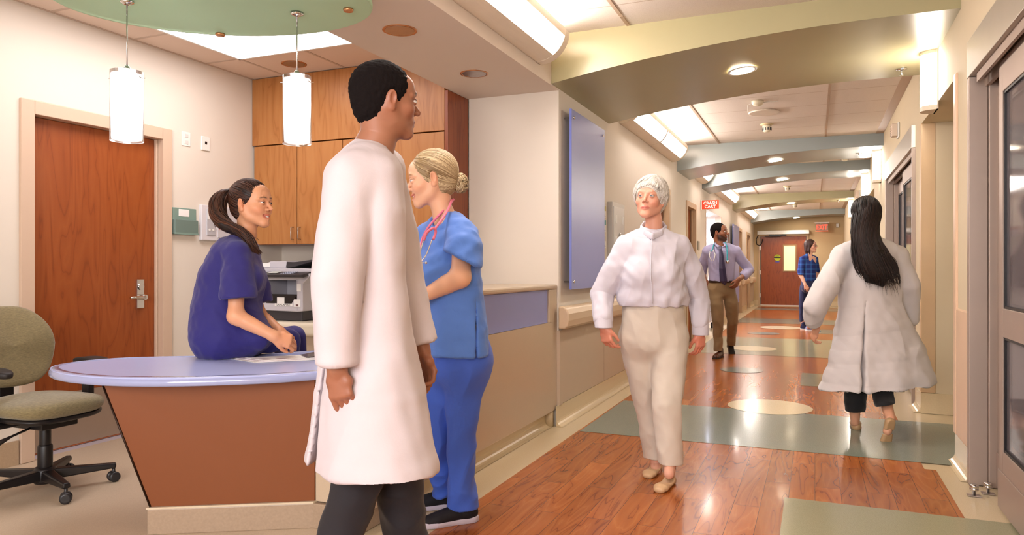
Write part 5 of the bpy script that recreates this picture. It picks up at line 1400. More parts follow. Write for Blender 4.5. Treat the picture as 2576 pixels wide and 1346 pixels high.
# ================= blonde nurse in light blue scrubs =================
def blonde_nurse():
    root = person(at(1165, 1312, 3.40)*[1, 1, 0], 'blonde woman in light blue scrubs with hair in a low bun, leaning on the counter')
    sk = '#e8b494'; Z = 3.38
    hf = nz(-RV*.95-DV*.12-UV*.16); H = Head(at(1084, 449, Z), hf, UV-RV*.16, 1.07, sk, smile=1, brow='#8a6440', lips='#c4665c', eye='#4a6078')
    sc = Sculpture(); H.build_into(sc, [at(1110, 520, Z), at(1124, 565, Z)], .0024)
    arm_shell(sc, at(1075, 605, 3.50), at(985, 712, 3.58), at(905, 722, 3.70), -RV*.92+DV*.25-UV*.10, UV*.95, -1, sk, .98, .22, r=(.042, .036, .034, .025), seed=2)
    arm_shell(sc, at(1165, 590, 3.28), at(1158, 697, 3.18), at(1050, 752, 3.26), -RV*.88+DV*.36-UV*.3, UV*.8-DV*.5, 1, sk, .98, .4, r=(.050, .046, .043, .027), seed=4)
    lat = nz(RV*.6-DV*.8)
    V, F = shell([U(Limb([at(1152, 830, Z), at(1145, 780, Z), at(1132, 660, Z), at(1128, 600, Z)], [.15, .13, .15, .12], [.11, .10, .10, .07], lat), 0)], .01); sc.add(V, F, np.tile(np.array(lin(sk)), (len(V), 1)))
    sc.build('body', M_skin, root); H.eyes(root, (-.0, 1, -.02)); H.teeth(root)
    blue = cloth('light_blue_scrub_cotton', '#5684dc', .72, 12, .35)
    hemz = at(0, 887, Z)[2]
    tor = Limb([at(1142, 930, Z), at(1142, 830, Z), at(1139, 760, Z), at(1131, 690, Z), at(1130, 625, Z), at(1130, 585, Z)], [.20, .195, .180, .185, .175, .12], [.145, .138, .125, .125, .115, .085], lat, [((0, 0, hemz), (0, 0, -1))])
    sl = Limb([at(1163, 586, 3.28), at(1166, 625, 3.22), at(1160, 690, 3.18)], [.066, .080, .088], cuts=[(at(1164, 649, 3.18), nz(-UV*.86-RV*.45))])
    sl2 = Limb([at(1078, 596, 3.50), at(1050, 640, 3.52), at(1030, 665, 3.53)], [.06, .07, .078], cuts=[(at(1035, 650, 3.52), nz(-UV-RV*.7))])
    items = [(tor, 0, '+'), (Limb([at(1092, 680, 3.28), at(1080, 672, 3.42)], [.07, .07]), .08, '+'), (Limb([at(1163, 584, 3.29), at(1132, 560, 3.38), at(1082, 592, 3.49)], [.066, .056, .06]), .05, '+'), (sl, .018, '+'), (sl2, .02, '+'),
             (Limb([at(1104, 500, Z), at(1112, 545, Z), at(1112, 560, 3.36)], [.055, .056, .045]), .008, '-'),
             (Limb([at(1100, 545, 3.30), at(1084, 590, 3.20)], [.045, .012]), .006, '-'),
             (Limb([at(1196, 790, 3.2), at(1197, 900, 3.2)], [.003, .008], [.08, .08], RV), .002, '-')]
    pit = at(1140, 650, 3.25)
    def disp(V):
        d = V-pit; r = np.linalg.norm(d, axis=1); ang = np.arctan2(d@UV, d@RV)
        return .0035*np.sin((d@(RV*.6-UV*.8))*100+3*wob(V, 2, 8))*np.exp(-(r/.17)**2)+.008*folds(V, 4, 31, nz(UV+RV*.2), .4)+.0018*wob(V, 15, 6)
    garment('scrub_top', items, .0045, blue, root, disp)
    blue2 = cloth('blue_scrub_trouser_cotton', '#4068d8', .72, 12, .35)
    A = [at(1178, 905, 3.36), at(1166, 990, 3.38), at(1160, 1090, 3.39), at(1162, 1180, 3.40), at(1165, 1290, 3.41)]
    B = [at(1125, 905, 3.46), at(1112, 1000, 3.47), at(1105, 1090, 3.50), at(1112, 1170, 3.55), at(1120, 1262, 3.60)]
    its = [(Limb(A, [.105, .085, .066, .062, .070], cuts=[(at(1165, 1277, 3.4), -UV)]), 0, '+'), (Limb(B, [.105, .088, .070, .062, .062], cuts=[(at(1120, 1242, 3.6), -UV)]), .02, '+'), (Limb([at(1148, 820, 3.40), at(1150, 910, 3.41)], [.165, .175], [.125, .13], lat), .05, '+')]
    def d2(V): return .006*folds(V, 5, 41, UV, .5)+.007*folds(V, 7, 43)*np.clip((.42-V[:, 2])/.15, 0, 1)
    garment('scrub_trousers', its, .005, blue2, root, d2)
    blk = mat('black_knit', '#15121a', .7, bmp=.3, bscale=400); wh = mat('white_foam_sole', '#cfc6d8', .5)
    hA = at(1196, 1300, 3.42)*[1, 1, 0]; tA = at(1090, 1316, 3.34)*[1, 1, 0]; shoe(root, hA, hA+nz(tA-hA)*.265, .1, blk, wh, sole=.03, collar=.10)
    hB = at(1150, 1285, 3.62)*[1, 1, 0]; tB = at(1075, 1285, 3.58)*[1, 1, 0]; shoe(root, hB, hB+nz(tB-hB)*.26, .1, blk, wh, sole=.03, collar=.12)
    garment('sock', [(Limb([at(1122, 1215, 3.6), at(1124, 1275, 3.61)], [.038, .036]), 0, '+')], .006, blk, root)
    # hair
    dk, lt = '#866848', '#e2cda6'
    fr, fc = (.115, .105, .118), (0, .105, -.05)
    V, F = shell(cap_items(H, .006, fr, fc), .0035); C = np.tile(np.array(lin('#a88c64')), (len(V), 1))
    T = nz(np.array((0, -.80, -.60))); paths = []; rad = []
    for p_ in comb(H, V, F, 900, 6, tgt=T): paths.append(p_); rad.append(.0016)
    bun = capw(H, T, 1.30); rr = np.random.default_rng(3)
    for i in range(230):
        ax = nz(rr.normal(size=3)*.5+H.M[:, 1]); e1 = nz(np.cross(ax, UV)); e2 = np.cross(ax, e1); a0 = rr.uniform(0, 6.28); r_ = rr.uniform(.018, .038); sp = rr.uniform(2.5, 5)
        paths.append(np.array([bun+(e1*math.cos(a0+t)+e2*math.sin(a0+t)*1.25)*r_+ax*rr.uniform(-.012, .012) for t in np.linspace(0, sp, 14)])); rad.append(rr.uniform(.0016, .003))
    for i in range(16):
        d = nz(rr.normal(size=3)+nz(bun-H.c)); p = bun+d*.028; paths.append(spline([p, p+d*.012+UV*.004, p+d*.022+nz(rr.normal(size=3))*.012], 4)); rad.append(.0005)
    cols = hcol(dk, lt, len(paths), 5); V2, F2 = shell([(Ell(bun, .031), 0, '+'), (Limb([capw(H, T, 1.0), bun], [.022, .02]), .02, '+')], .004)
    hair_object(root, [(V, F, C), (V2, F2, np.array(lin('#a07a48'))*np.ones((len(V2), 1)))], paths, rad, cols)
    # stethoscope round the neck
    st = empty('stethoscope', tuple(at(1100, 680, 3.2)), 0, 'pink stethoscope hanging round the neck of the blonde woman', 'stethoscope')
    pink = mat('pink_rubber', '#f07f9c', .35)
    mb = MB(); mb.tube([tuple(p) for p in spline([at(1062, 600, 3.33), at(1078, 570, 3.30), at(1100, 545, 3.31), at(1132, 512, 3.36), at(1141, 500, 3.38)], 8)], .0055, 10)
    mb.tube([tuple(p) for p in spline([at(1137, 502, 3.36), at(1126, 528, 3.27), at(1108, 556, 3.19), at(1094, 575, 3.155)], 8)], .006, 10)
    mb.tube([tuple(p) for p in spline([at(1066, 604, 3.13), at(1074, 584, 3.13), at(1090, 573, 3.14), at(1096, 582, 3.15), at(1090, 602, 3.13)], 8)], .006, 10)
    mb.tube([tuple(p) for p in spline([at(1062, 600, 3.33), at(1056, 625, 3.25), at(1050, 660, 3.16)], 8)], .005, 10)
    mb.build('tubing', pink, st)
    mb = MB(); mb.tube([tuple(p) for p in spline([at(1066, 602, 3.13), at(1058, 630, 3.12), at(1052, 655, 3.12), at(1058, 658, 3.12), at(1072, 640, 3.12), at(1087, 602, 3.13)], 8)], .0028, 8)
    mb.tube([tuple(at(1060, 659, 3.12)), tuple(at(1070, 661, 3.12))], .002, 8); mb.ball(tuple(at(1072, 660, 3.115)), .006, 8)
    mb.build('binaural', M_chrome, st)
blonde_nurse()

# ================= passing man in white coat =================
def white_coat_man():
    at = lambda x, y, z: globals()['at'](x-20, y, z)
    root = person(at(950, 1572, 2.42)*[1, 1, 0], 'man with short black hair in a long white coat striding past the desk, nearest figure')
    sk = '#9a6850'; Z = 2.42
    hf = nz(RV*.86+DV*.5); H = Head(at(992, 252, Z), hf, UV-RV*-.06, 1.04, sk, male=True, brow='#0d0808', lips='#8a4a42')
    sc = Sculpture(); H.build_into(sc, [at(975, 335, Z), at(955, 385, Z)], .0028)
    arm_shell(sc, at(985, 430, 2.62), at(1035, 680, 2.62), at(1082, 880, 2.55), RV*.30-UV*.9, RV*.6+DV*.5, -1, sk, 1.08, .5, seed=7)
    arm_shell(sc, at(900, 450, 2.26), at(868, 700, 2.20), at(868, 925, 2.20), RV*.15-UV*.95, -DV*.8-RV*.3, 1, sk, 1.08, .5, seed=8)
    lat = nz(-DV*.88+RV*.5)
    V, F = shell([U(Limb([at(950, 900, Z), at(945, 700, Z), at(940, 500, Z), at(945, 430, Z)], [.16, .15, .18, .14], [.11, .11, .11, .08], lat), 0)], .012); sc.add(V, F, np.tile(np.array(lin(sk)), (len(V), 1)))
    sc.build('body', M_skin, root); H.eyes(root)
    V, F = shell(cap_items(H, .004, (.105, .11, .108), (0, .105, -.04)), .004, lambda V: .0015*wob(V, 60, 4)+.001*wob(V, 110, 5)); sc = Sculpture(); sc.add(V, F, np.tile(np.array(lin('#120c0c')), (len(V), 1))); sc.build('hair', M_hairm, root)
    wc = cloth('white_coat_cotton', '#cdc3c8', .8, 8, .3, .1, .02)
    hz = at(0, 1162, Z)[2]
    body = Limb([at(958, 1300, Z), at(955, 1165, Z), at(950, 1000, Z), at(945, 840, Z), at(942, 690, Z), at(938, 540, Z), at(940, 450, Z), at(950, 410, Z)], [.33, .30, .255, .215, .20, .215, .20, .11], [.22, .205, .170, .135, .115, .118, .105, .07], lat, [((0, 0, hz), (0, 0, -1))])
    s1 = Limb([at(905, 450, 2.27), at(868, 700, 2.20), at(866, 880, 2.20), at(868, 940, 2.20)], [.078, .074, .060, .062], cuts=[(at(867, 915, 2.2), -UV)])
    s2 = Limb([at(985, 432, 2.60), at(1035, 680, 2.62), at(1080, 870, 2.55)], [.075, .070, .058], cuts=[(at(1076, 862, 2.55), nz(-UV+RV*.3))])
    items = [(body, 0, '+'), (Limb([at(905, 445, 2.28), at(948, 400, 2.42), at(988, 425, 2.58)], [.075, .065, .07]), .05, '+'), (s1, .02, '+'), (s2, .02, '+'),
             (Limb([at(985, 300, Z), at(966, 372, Z), at(960, 385, Z)], [.058, .060, .05]), .008, '-'), (Limb([at(840, 1000, 2.42), at(815, 1250, 2.42)], [.010, .03], [.16, .16], RV), .01, '-')]
    def disp(V): return .007*folds(V, 2.6, 51, UV, .45)+.010*wob(V, 2.0, 53, along(UV, .3))*np.clip((1.0-V[:, 2])/.4, 0, 1)+.002*wob(V, 12, 3)
    garment('white_coat', items, .006, wc, root, disp)
    garment('coat_collar', [(Limb([at(925, 372, 2.36), at(940, 352, 2.42), at(972, 352, 2.52), at(1000, 378, 2.50)], [.016]*4), 0, '+'), (Limb([at(925, 372, 2.36), at(968, 400, 2.30), at(1008, 440, 2.36)], [.014, .016, .012]), .01, '+')], .004, wc, root)
    blk = cloth('black_trouser_wool', '#17131a', .8, 10, .3)
    its = [(Limb([at(960, 950, 2.44), at(1020, 1190, 2.50), at(1062, 1495, 2.58)], [.11, .082, .066], cuts=[((0, 0, .09), (0, 0, -1))]), 0, '+'), (Limb([at(935, 950, 2.40), at(925, 1200, 2.37), at(838, 1450, 2.34)], [.11, .082, .064]), .02, '+')]
    garment('trousers', its, .007, blk, root, lambda V: .006*folds(V, 5, 61))
    bs = mat('black_leather', '#120e0e', .3)
    h1 = at(1050, 1500, 2.60)*[1, 1, 0]; shoe(root, h1, h1+nz(RV*.9+DV*.3)*.29, .1, bs, bs, collar=.1)
    h2 = at(815, 1470, 2.34); h2[2] = .12; t2 = h2+nz(RV*.9+DV*.2)*.25; t2[2] = .01; shoe(root, h2, t2, .1, bs, bs, collar=.1)
white_coat_man()

# ================= white-haired woman =================
def white_haired_woman():
    root = person(at(1655, 1190, 4.2)*[1, 1, 0], 'white-haired woman in white shirt and cream trousers walking towards the camera')
    sk = '#e3a68c'; Z = 4.22
    hf = nz(-DV*.88-RV*.42+UV*.10); H = Head(at(1635, 499, Z), hf, UV+RV*.05, 1.04, sk, old=1, brow='#a08c78', lips='#c0605c', eye='#50606a')
    sc = Sculpture(); H.build_into(sc, [at(1645, 555, 4.24), at(1645, 600, 4.26)], .003)
    arm_shell(sc, at(1575, 622, 4.22), at(1516, 735, 4.26), at(1519, 822, 4.12), -UV*.93+RV*.22-DV*.1, -DV*.6-RV*.7, -1, '#e09a80', 1.0, .55, h=.0036, seed=1)
    arm_shell(sc, at(1708, 622, 4.24), at(1752, 735, 4.32), at(1762, 835, 4.28), -UV*.97+RV*.0, -DV*.75+RV*.5, 1, '#dc9078', 1.0, .45, h=.0036, seed=2)
    V, F = shell([U(Limb([at(1642, 850, Z), at(1640, 770, Z), at(1640, 680, Z), at(1642, 630, Z)], [.17, .15, .16, .13], [.11, .10, .10, .07], RV), 0)], .012); sc.add(V, F, np.tile(np.array(lin(sk)), (len(V), 1)))
    # ankles and feet skin
    A2, B2 = at(1650, 1168, 4.28), at(1686, 1170, 4.02)
    V, F = shell([(Limb([at(1642, 850, Z), at(1602, 870, 4.24), at(1632, 1030, 4.27), at(1646, 1110, 4.28)], [.10, .07, .05, .04]), 0, '+'), (Limb([at(1642, 850, Z), at(1684, 870, 4.2), at(1678, 1020, 4.07), at(1688, 1110, 4.06)], [.10, .07, .05, .04]), 0, '+'), (Limb([at(1646, 1110, 4.28), A2, A2+nz(-DV*.9-RV*.2)*.06-UV*.03], [.04, .033, .03]), 0, '+'), (Limb([at(1688, 1110, 4.06), B2, B2+nz(-DV*.9-RV*.3)*.06-UV*.03], [.04, .033, .03]), .0, '+')], .005); sc.add(V, F, np.tile(np.array(lin('#dca48c')), (len(V), 1)))
    sc.build('body', M_skin, root); H.eyes(root, (0, 1, .02))
    ws = cloth('white_shirt_cotton', '#d6d0da', .8, 10, .35, .1, .02)
    tor = Limb([at(1642, 775, Z), at(1642, 745, Z), at(1640, 690, Z), at(1641, 640, Z), at(1642, 612, Z)], [.195, .208, .185, .185, .13], [.135, .150, .125, .12, .085], RV, [(at(0, 768, Z), -UV)])
    s1 = Limb([at(1578, 622, 4.22), at(1545, 680, 4.24), at(1514, 740, 4.27), at(1518, 800, 4.15)], [.066, .074, .068, .056], cuts=[(at(1518, 822, 4.12), -UV)])
    s2 = Limb([at(1706, 622, 4.24), at(1735, 680, 4.28), at(1755, 745, 4.33), at(1762, 810, 4.28)], [.066, .074, .066, .052], cuts=[(at(1762, 838, 4.28), -UV)])
    items = [(tor, 0, '+'), (Limb([at(1612, 690, 4.14), at(1668, 690, 4.14)], [.075, .075]), .07, '+'), (Limb([at(1578, 618, 4.22), at(1642, 592, 4.25), at(1706, 618, 4.24)], [.066, .058, .066]), .05, '+'), (s1, .018, '+'), (s2, .018, '+'),
             (Limb([at(1640, 540, 4.22), at(1643, 583, 4.24)], [.058, .056]), .006, '-'), (Limb([at(1640, 578, 4.14), at(1634, 592, 4.12)], [.03, .008]), .004, '-')]
    pL, pR = at(1600, 690, 4.2), at(1690, 690, 4.2)
    def disp(V):
        o = .0018*wob(V, 14, 6)+.005*folds(V, 5, 71, nz(UV+RV*.2), .35)
        for p, s_ in ((pL, 1), (pR, -1)):
            d = V-p; r = np.linalg.norm(d, axis=1); o = o+.0035*np.sin((d@(RV*.7*s_+UV*.7))*95+3*wob(V, 2, 8))*np.exp(-(r/.14)**2)
        o += .006*np.sin((V@RV)*75)*np.exp(-((V[:, 2]-at(0, 757, Z)[2])/.035)**2)
        return o
    garment('shirt', items, .0048, ws, root, disp)
    cuffs = [(Limb([at(1518, 806, 4.14), at(1519, 838, 4.11)], [.052, .050], cuts=[(at(1519, 824, 4.12), -UV), (at(1518, 795, 4.14), UV)]), 0, '+'), (Limb([at(1762, 815, 4.28), at(1762, 855, 4.28)], [.050, .050], cuts=[(at(1762, 842, 4.28), -UV), (at(1762, 808, 4.28), UV)]), 0, '+')]
    garment('shirt_cuff', cuffs[:1], .004, ws, root); garment('shirt_cuff', cuffs[1:], .004, ws, root)
    garment('shirt_collar', [(Limb([at(1641, 594, 4.125), at(1622, 584, 4.16), at(1613, 573, 4.22), at(1620, 564, 4.30), at(1645, 560, 4.335), at(1668, 564, 4.30), at(1675, 573, 4.23), at(1664, 585, 4.16), at(1641, 594, 4.125)], .019, .0075, UV), 0, '+')], .003, ws, root)
    mb = MB(); mb.tube([tuple(p) for p in spline([at(1640, 600, 4.09), at(1638, 650, 4.075), at(1637, 690, 4.045), at(1640, 730, 4.05), at(1641, 762, 4.06)], 6)], .0025, 6); mb.build('button_placket', ws, root)
    ct_ = cloth('cream_trouser_cotton', '#d2c5b6', .8, 9, .35, .1, .02)
    L = [at(1602, 850, 4.24), at(1618, 940, 4.25), at(1632, 1030, 4.27), at(1645, 1120, 4.28), at(1651, 1180, 4.28)]
    Rr = [at(1684, 850, 4.20), at(1682, 940, 4.14), at(1678, 1020, 4.07), at(1683, 1110, 4.05), at(1688, 1190, 4.03)]
    its = [(Limb([at(1642, 785, Z), at(1642, 850, Z)], [.178, .190], [.13, .14], RV, [(at(0, 762, Z), UV)]), 0, '+'), (Limb(L, [.105, .092, .075, .066, .062], cuts=[(at(1650, 1152, 4.28), -UV)]), .03, '+'), (Limb(Rr, [.105, .095, .080, .070, .066], cuts=[(at(1688, 1165, 4.03), -UV)]), .03, '+')]
    garment('trousers', its, .005, ct_, root, lambda V: .006*folds(V, 4.5, 81, UV, .6)+.0015*wob(V, 14, 2))
    ball = mat('tan_leather_flat', '#c9a47c', .45)
    for hp, tp in ((at(1655, 1178, 4.30)*[1, 1, 0], at(1630, 1200, 4.10)*[1, 1, 0]), (at(1690, 1218, 4.03)*[1, 1, 0], at(1655, 1240, 3.82)*[1, 1, 0])):
        hp = np.array(hp); f = nz(np.array(tp)-hp); x = np.cross(f, UV); P = lambda a, b, c=0: hp+f*a+UV*b+x*c
        garment('flat_shoe', [(Limb([P(.03, .022), P(.12, .018), P(.19, .02), P(.22, .016)], [.034, .036, .042, .032], [.03, .02, .024, .018], x, [(P(0, .002), -UV)]), 0, '+'), (Ell(P(.09, .045), (.06, .06, .022)), .008, '-')], .004, ball, root)
    # short white hair, side swept
    dk, lt = '#b0a698', '#f4f0ea'
    fr, fc = (.088, .105, .100), (-.006, .118, -.052)
    V, F = shell(cap_items(H, .015, fr, fc, ear=False, nape=True)+[H.E((0, .035, -.13), (.12, .08, .085), .01, '-'), H.E((-.09, .01, -.02), (.02, .02, .03), .008, '-')], .004, lambda V: .004*wob(V, 9, 4)+.002*wob(V, 22, 5)); C = np.tile(np.array(lin('#cfc6ba')), (len(V), 1))
    part = nz(np.array((-.42, .42, .82)))
    paths = comb(H, V, F, 1000, 4, src=part, off=.003, m=10); rr = np.random.default_rng(4)
    for i in range(60):     # swept fringe ends
        u = nz(np.array((rr.uniform(.05, .75), .75, rr.uniform(.28, .5)))); paths.append(sweep(H, part, u, 1.17, 10, 1.0)+rr.normal(size=3)*.003)
    rad = list(rr.uniform(.0014, .0026, len(paths)))
    hair_object(root, [(V, F, C)], paths, rad, hcol(dk, lt, len(paths), 7))
white_haired_woman()

# ================= man with tie =================
def man_with_tie():
    Z = 9.58
    root = person(at(1808, 893, Z)*[1, 1, 0], 'bearded man in light shirt, dark tie and khaki trousers walking with hands on hips')
    sk = '#8d5a40'; hf = nz(RV*.80-DV*.60+UV*.04); H = Head(at(1810, 583, Z), hf, UV, 1.04, sk, male=True, brow='#120a08', lips='#8a4a40', beard='#1c110d')
    sc = Sculpture(); H.build_into(sc, [at(1809, 608, Z), at(1812, 622, Z)], .004)
    arm_shell(sc, at(1779, 634, Z), at(1764, 680, 9.78), at(1776, 708, 9.62), RV*.5-UV*.8-DV*.2, -DV*.7-RV*.5, -1, sk, 1.05, .5, h=.005, seed=1)
    arm_shell(sc, at(1852, 634, Z), at(1889, 680, 9.62), at(1858, 702, 9.42), -RV*.45-UV*.85-DV*.1, -DV*.8+RV*.5, 1, sk, 1.05, .5, h=.005, seed=2)
    V, F = shell([U(Limb([at(1815, 720, Z), at(1815, 680, Z), at(1814, 638, Z)], [.15, .16, .185], [.10, .10, .09], RV), 0)], .015); sc.add(V, F, np.tile(np.array(lin(sk)), (len(V), 1)))
    sc.build('body', M_skin, root); H.eyes(root)
    V, F = shell(cap_items(H, .003, (.095, .11, .100), (0, .112, -.038)), .005); s2 = Sculpture(); s2.add(V, F, np.tile(np.array(lin('#120d0c')), (len(V), 1))); s2.build('hair', M_hairm, root)
    sh = cloth('pale_lilac_shirt_cotton', '#a9a3c4', .8, 12, .3, .1)
    lat = nz(RV*.98+DV*.15)
    tor = Limb([at(1815, 712, Z), at(1815, 690, Z), at(1815, 660, Z), at(1815, 640, Z), at(1814, 628, Z)], [.165, .172, .185, .19, .12], [.13, .135, .13, .12, .085], lat, [(at(0, 708, Z), -UV)])
    s1 = Limb([at(1781, 633, Z), at(1768, 666, 9.7), at(1765, 690, 9.76)], [.068, .066, .062], cuts=[(at(1766, 694, 9.74), nz(-UV+RV*.3))])
    s2_ = Limb([at(1850, 633, Z), at(1885, 678, 9.62), at(1872, 692, 9.52)], [.068, .062, .060], cuts=[(at(1869, 694, 9.5), nz(-RV*.75-UV*.6))])
    garment('shirt', [(tor, 0, '+'), (Limb([at(1781, 630, Z), at(1814, 618, Z+.03), at(1850, 630, Z)], [.068, .06, .068]), .05, '+'), (s1, .02, '+'), (s2_, .02, '+'), (Limb([at(1810, 600, Z-.02), at(1812, 616, Z)], [.06, .055]), .006, '-')], .0065, sh, root, lambda V: .005*folds(V, 5, 91, UV+RV*.3, .4)+.002*wob(V, 12, 2))
    garment('shirt_collar', [(Limb([at(1799, 613, 9.52), at(1809, 607, Z+.07), at(1823, 612, 9.5), at(1824, 618, 9.44), at(1816, 621, 9.42)], [.012, .016, .014, .013, .006]), 0, '+'), (Limb([at(1799, 613, 9.52), at(1806, 620, 9.43), at(1812, 620, 9.42)], [.012, .013, .006]), .005, '+')], .005, sh, root)
    tie = cloth('plum_tie_silk', '#2f2448', .5, 20, .1)
    mb = MB(); P = [at(1812, 618, 9.42), at(1813, 625, 9.40), at(1815, 645, 9.38), at(1817, 675, 9.37), at(1820, 706, 9.39), at(1824, 716, 9.42)]; W = [.022, .018, .030, .042, .048, .012]
    V = []
    for p, w_ in zip(P, W): V += [p-RV*w_, p-DV*.012, p+RV*w_, p+DV*.01]
    mb.raw(V, [tuple(int(q) for q in (i*4+a, i*4+(a+1) % 4, i*4+4+(a+1) % 4, i*4+4+a)) for i in range(5) for a in range(4)]+[(0, 1, 2, 3), (20, 21, 22, 23)]); mb.build('necktie', tie, root)
    kh = cloth('khaki_trouser_cotton', '#8a7250', .85, 12, .35)
    L = [at(1799, 722, Z), at(1803, 765, Z-.05), at(1806, 805, Z-.05), at(1806, 845, Z), at(1807, 885, Z)]
    Rr = [at(1832, 722, Z), at(1840, 765, Z), at(1843, 808, 9.68), at(1840, 840, 9.9), at(1839, 868, 10.0)]
    garment('trousers', [(Limb([at(1815, 712, Z), at(1815, 728, Z)], [.160, .17], [.12, .12], lat, [(at(0, 704, Z), UV)]), 0, '+'), (Limb(L, [.095, .085, .070, .060, .060], cuts=[(at(1807, 882, Z), -UV)]), .03, '+'), (Limb(Rr, [.095, .085, .070, .060, .056], cuts=[(at(1838, 866, 10.0), nz(-UV+DV*.3))]), .03, '+')], .006, kh, root, lambda V: .005*folds(V, 5, 95, UV, .8))
    garment('belt', [(Limb([at(1815, 707, Z), at(1815, 709, Z)], [.172, .172], [.135, .135], lat, [(at(0, 710, Z), -UV), (at(0, 704, Z), UV)]), 0, '+')], .006, mat('brown_belt_leather', '#2e1a12', .4), root)
    bl = mat('brown_shoe_leather', '#4a2414', .3); so = mat('dark_sole', '#1c120e', .6)
    h1 = at(1816, 888, 9.66)*[1, 1, 0]; t1 = at(1796, 902, 9.42)*[1, 1, 0]; shoe(root, h1, h1+nz(t1-h1)*.29, .1, bl, so, collar=.11, toeup=.055)
    h2 = at(1838, 862, 10.05); h2[2] = .17; t2 = at(1842, 884, 9.98); t2[2] = .02; shoe(root, h2, h2+nz(t2-h2)*.25, .1, bl, so, floor_n=DV, collar=.09)
    st = empty('stethoscope', tuple(at(1815, 640, 9.42)), 0, 'teal stethoscope round the neck of the man with the tie', 'stethoscope')
    mb = MB(); mb.tube([tuple(p) for p in spline([at(1829, 655, 9.36), at(1829, 630, 9.38), at(1826, 612, 9.46), at(1812, 604, 9.66), at(1797, 612, 9.55), at(1792, 628, 9.40), at(1786, 632, 9.38)], 6)], .007, 8); mb.build('tubing', mat('teal_rubber', '#2e9aa8', .4), st)
    mb = MB(); mb.lathe([(.022, -.008), (.024, 0), (.018, .01), (0, .012)], (0, 0, 0), 18); mb.xf(Matrix.Translation(Vector(at(1830, 658, 9.35))) @ Matrix.Rotation(R(90), 4, 'X')); mb.build('chest_piece', M_chrome, st)
    mb = MB(); mb.tube([tuple(p) for p in spline([at(1793, 628, 9.40), at(1799, 640, 9.37), at(1795, 655, 9.36)], 5)], .005, 6); mb.tube([tuple(p) for p in spline([at(1786, 632, 9.38), at(1785, 645, 9.36), at(1791, 656, 9.36)], 5)], .005, 6); mb.build('earpieces', M_white, st)
man_with_tie()

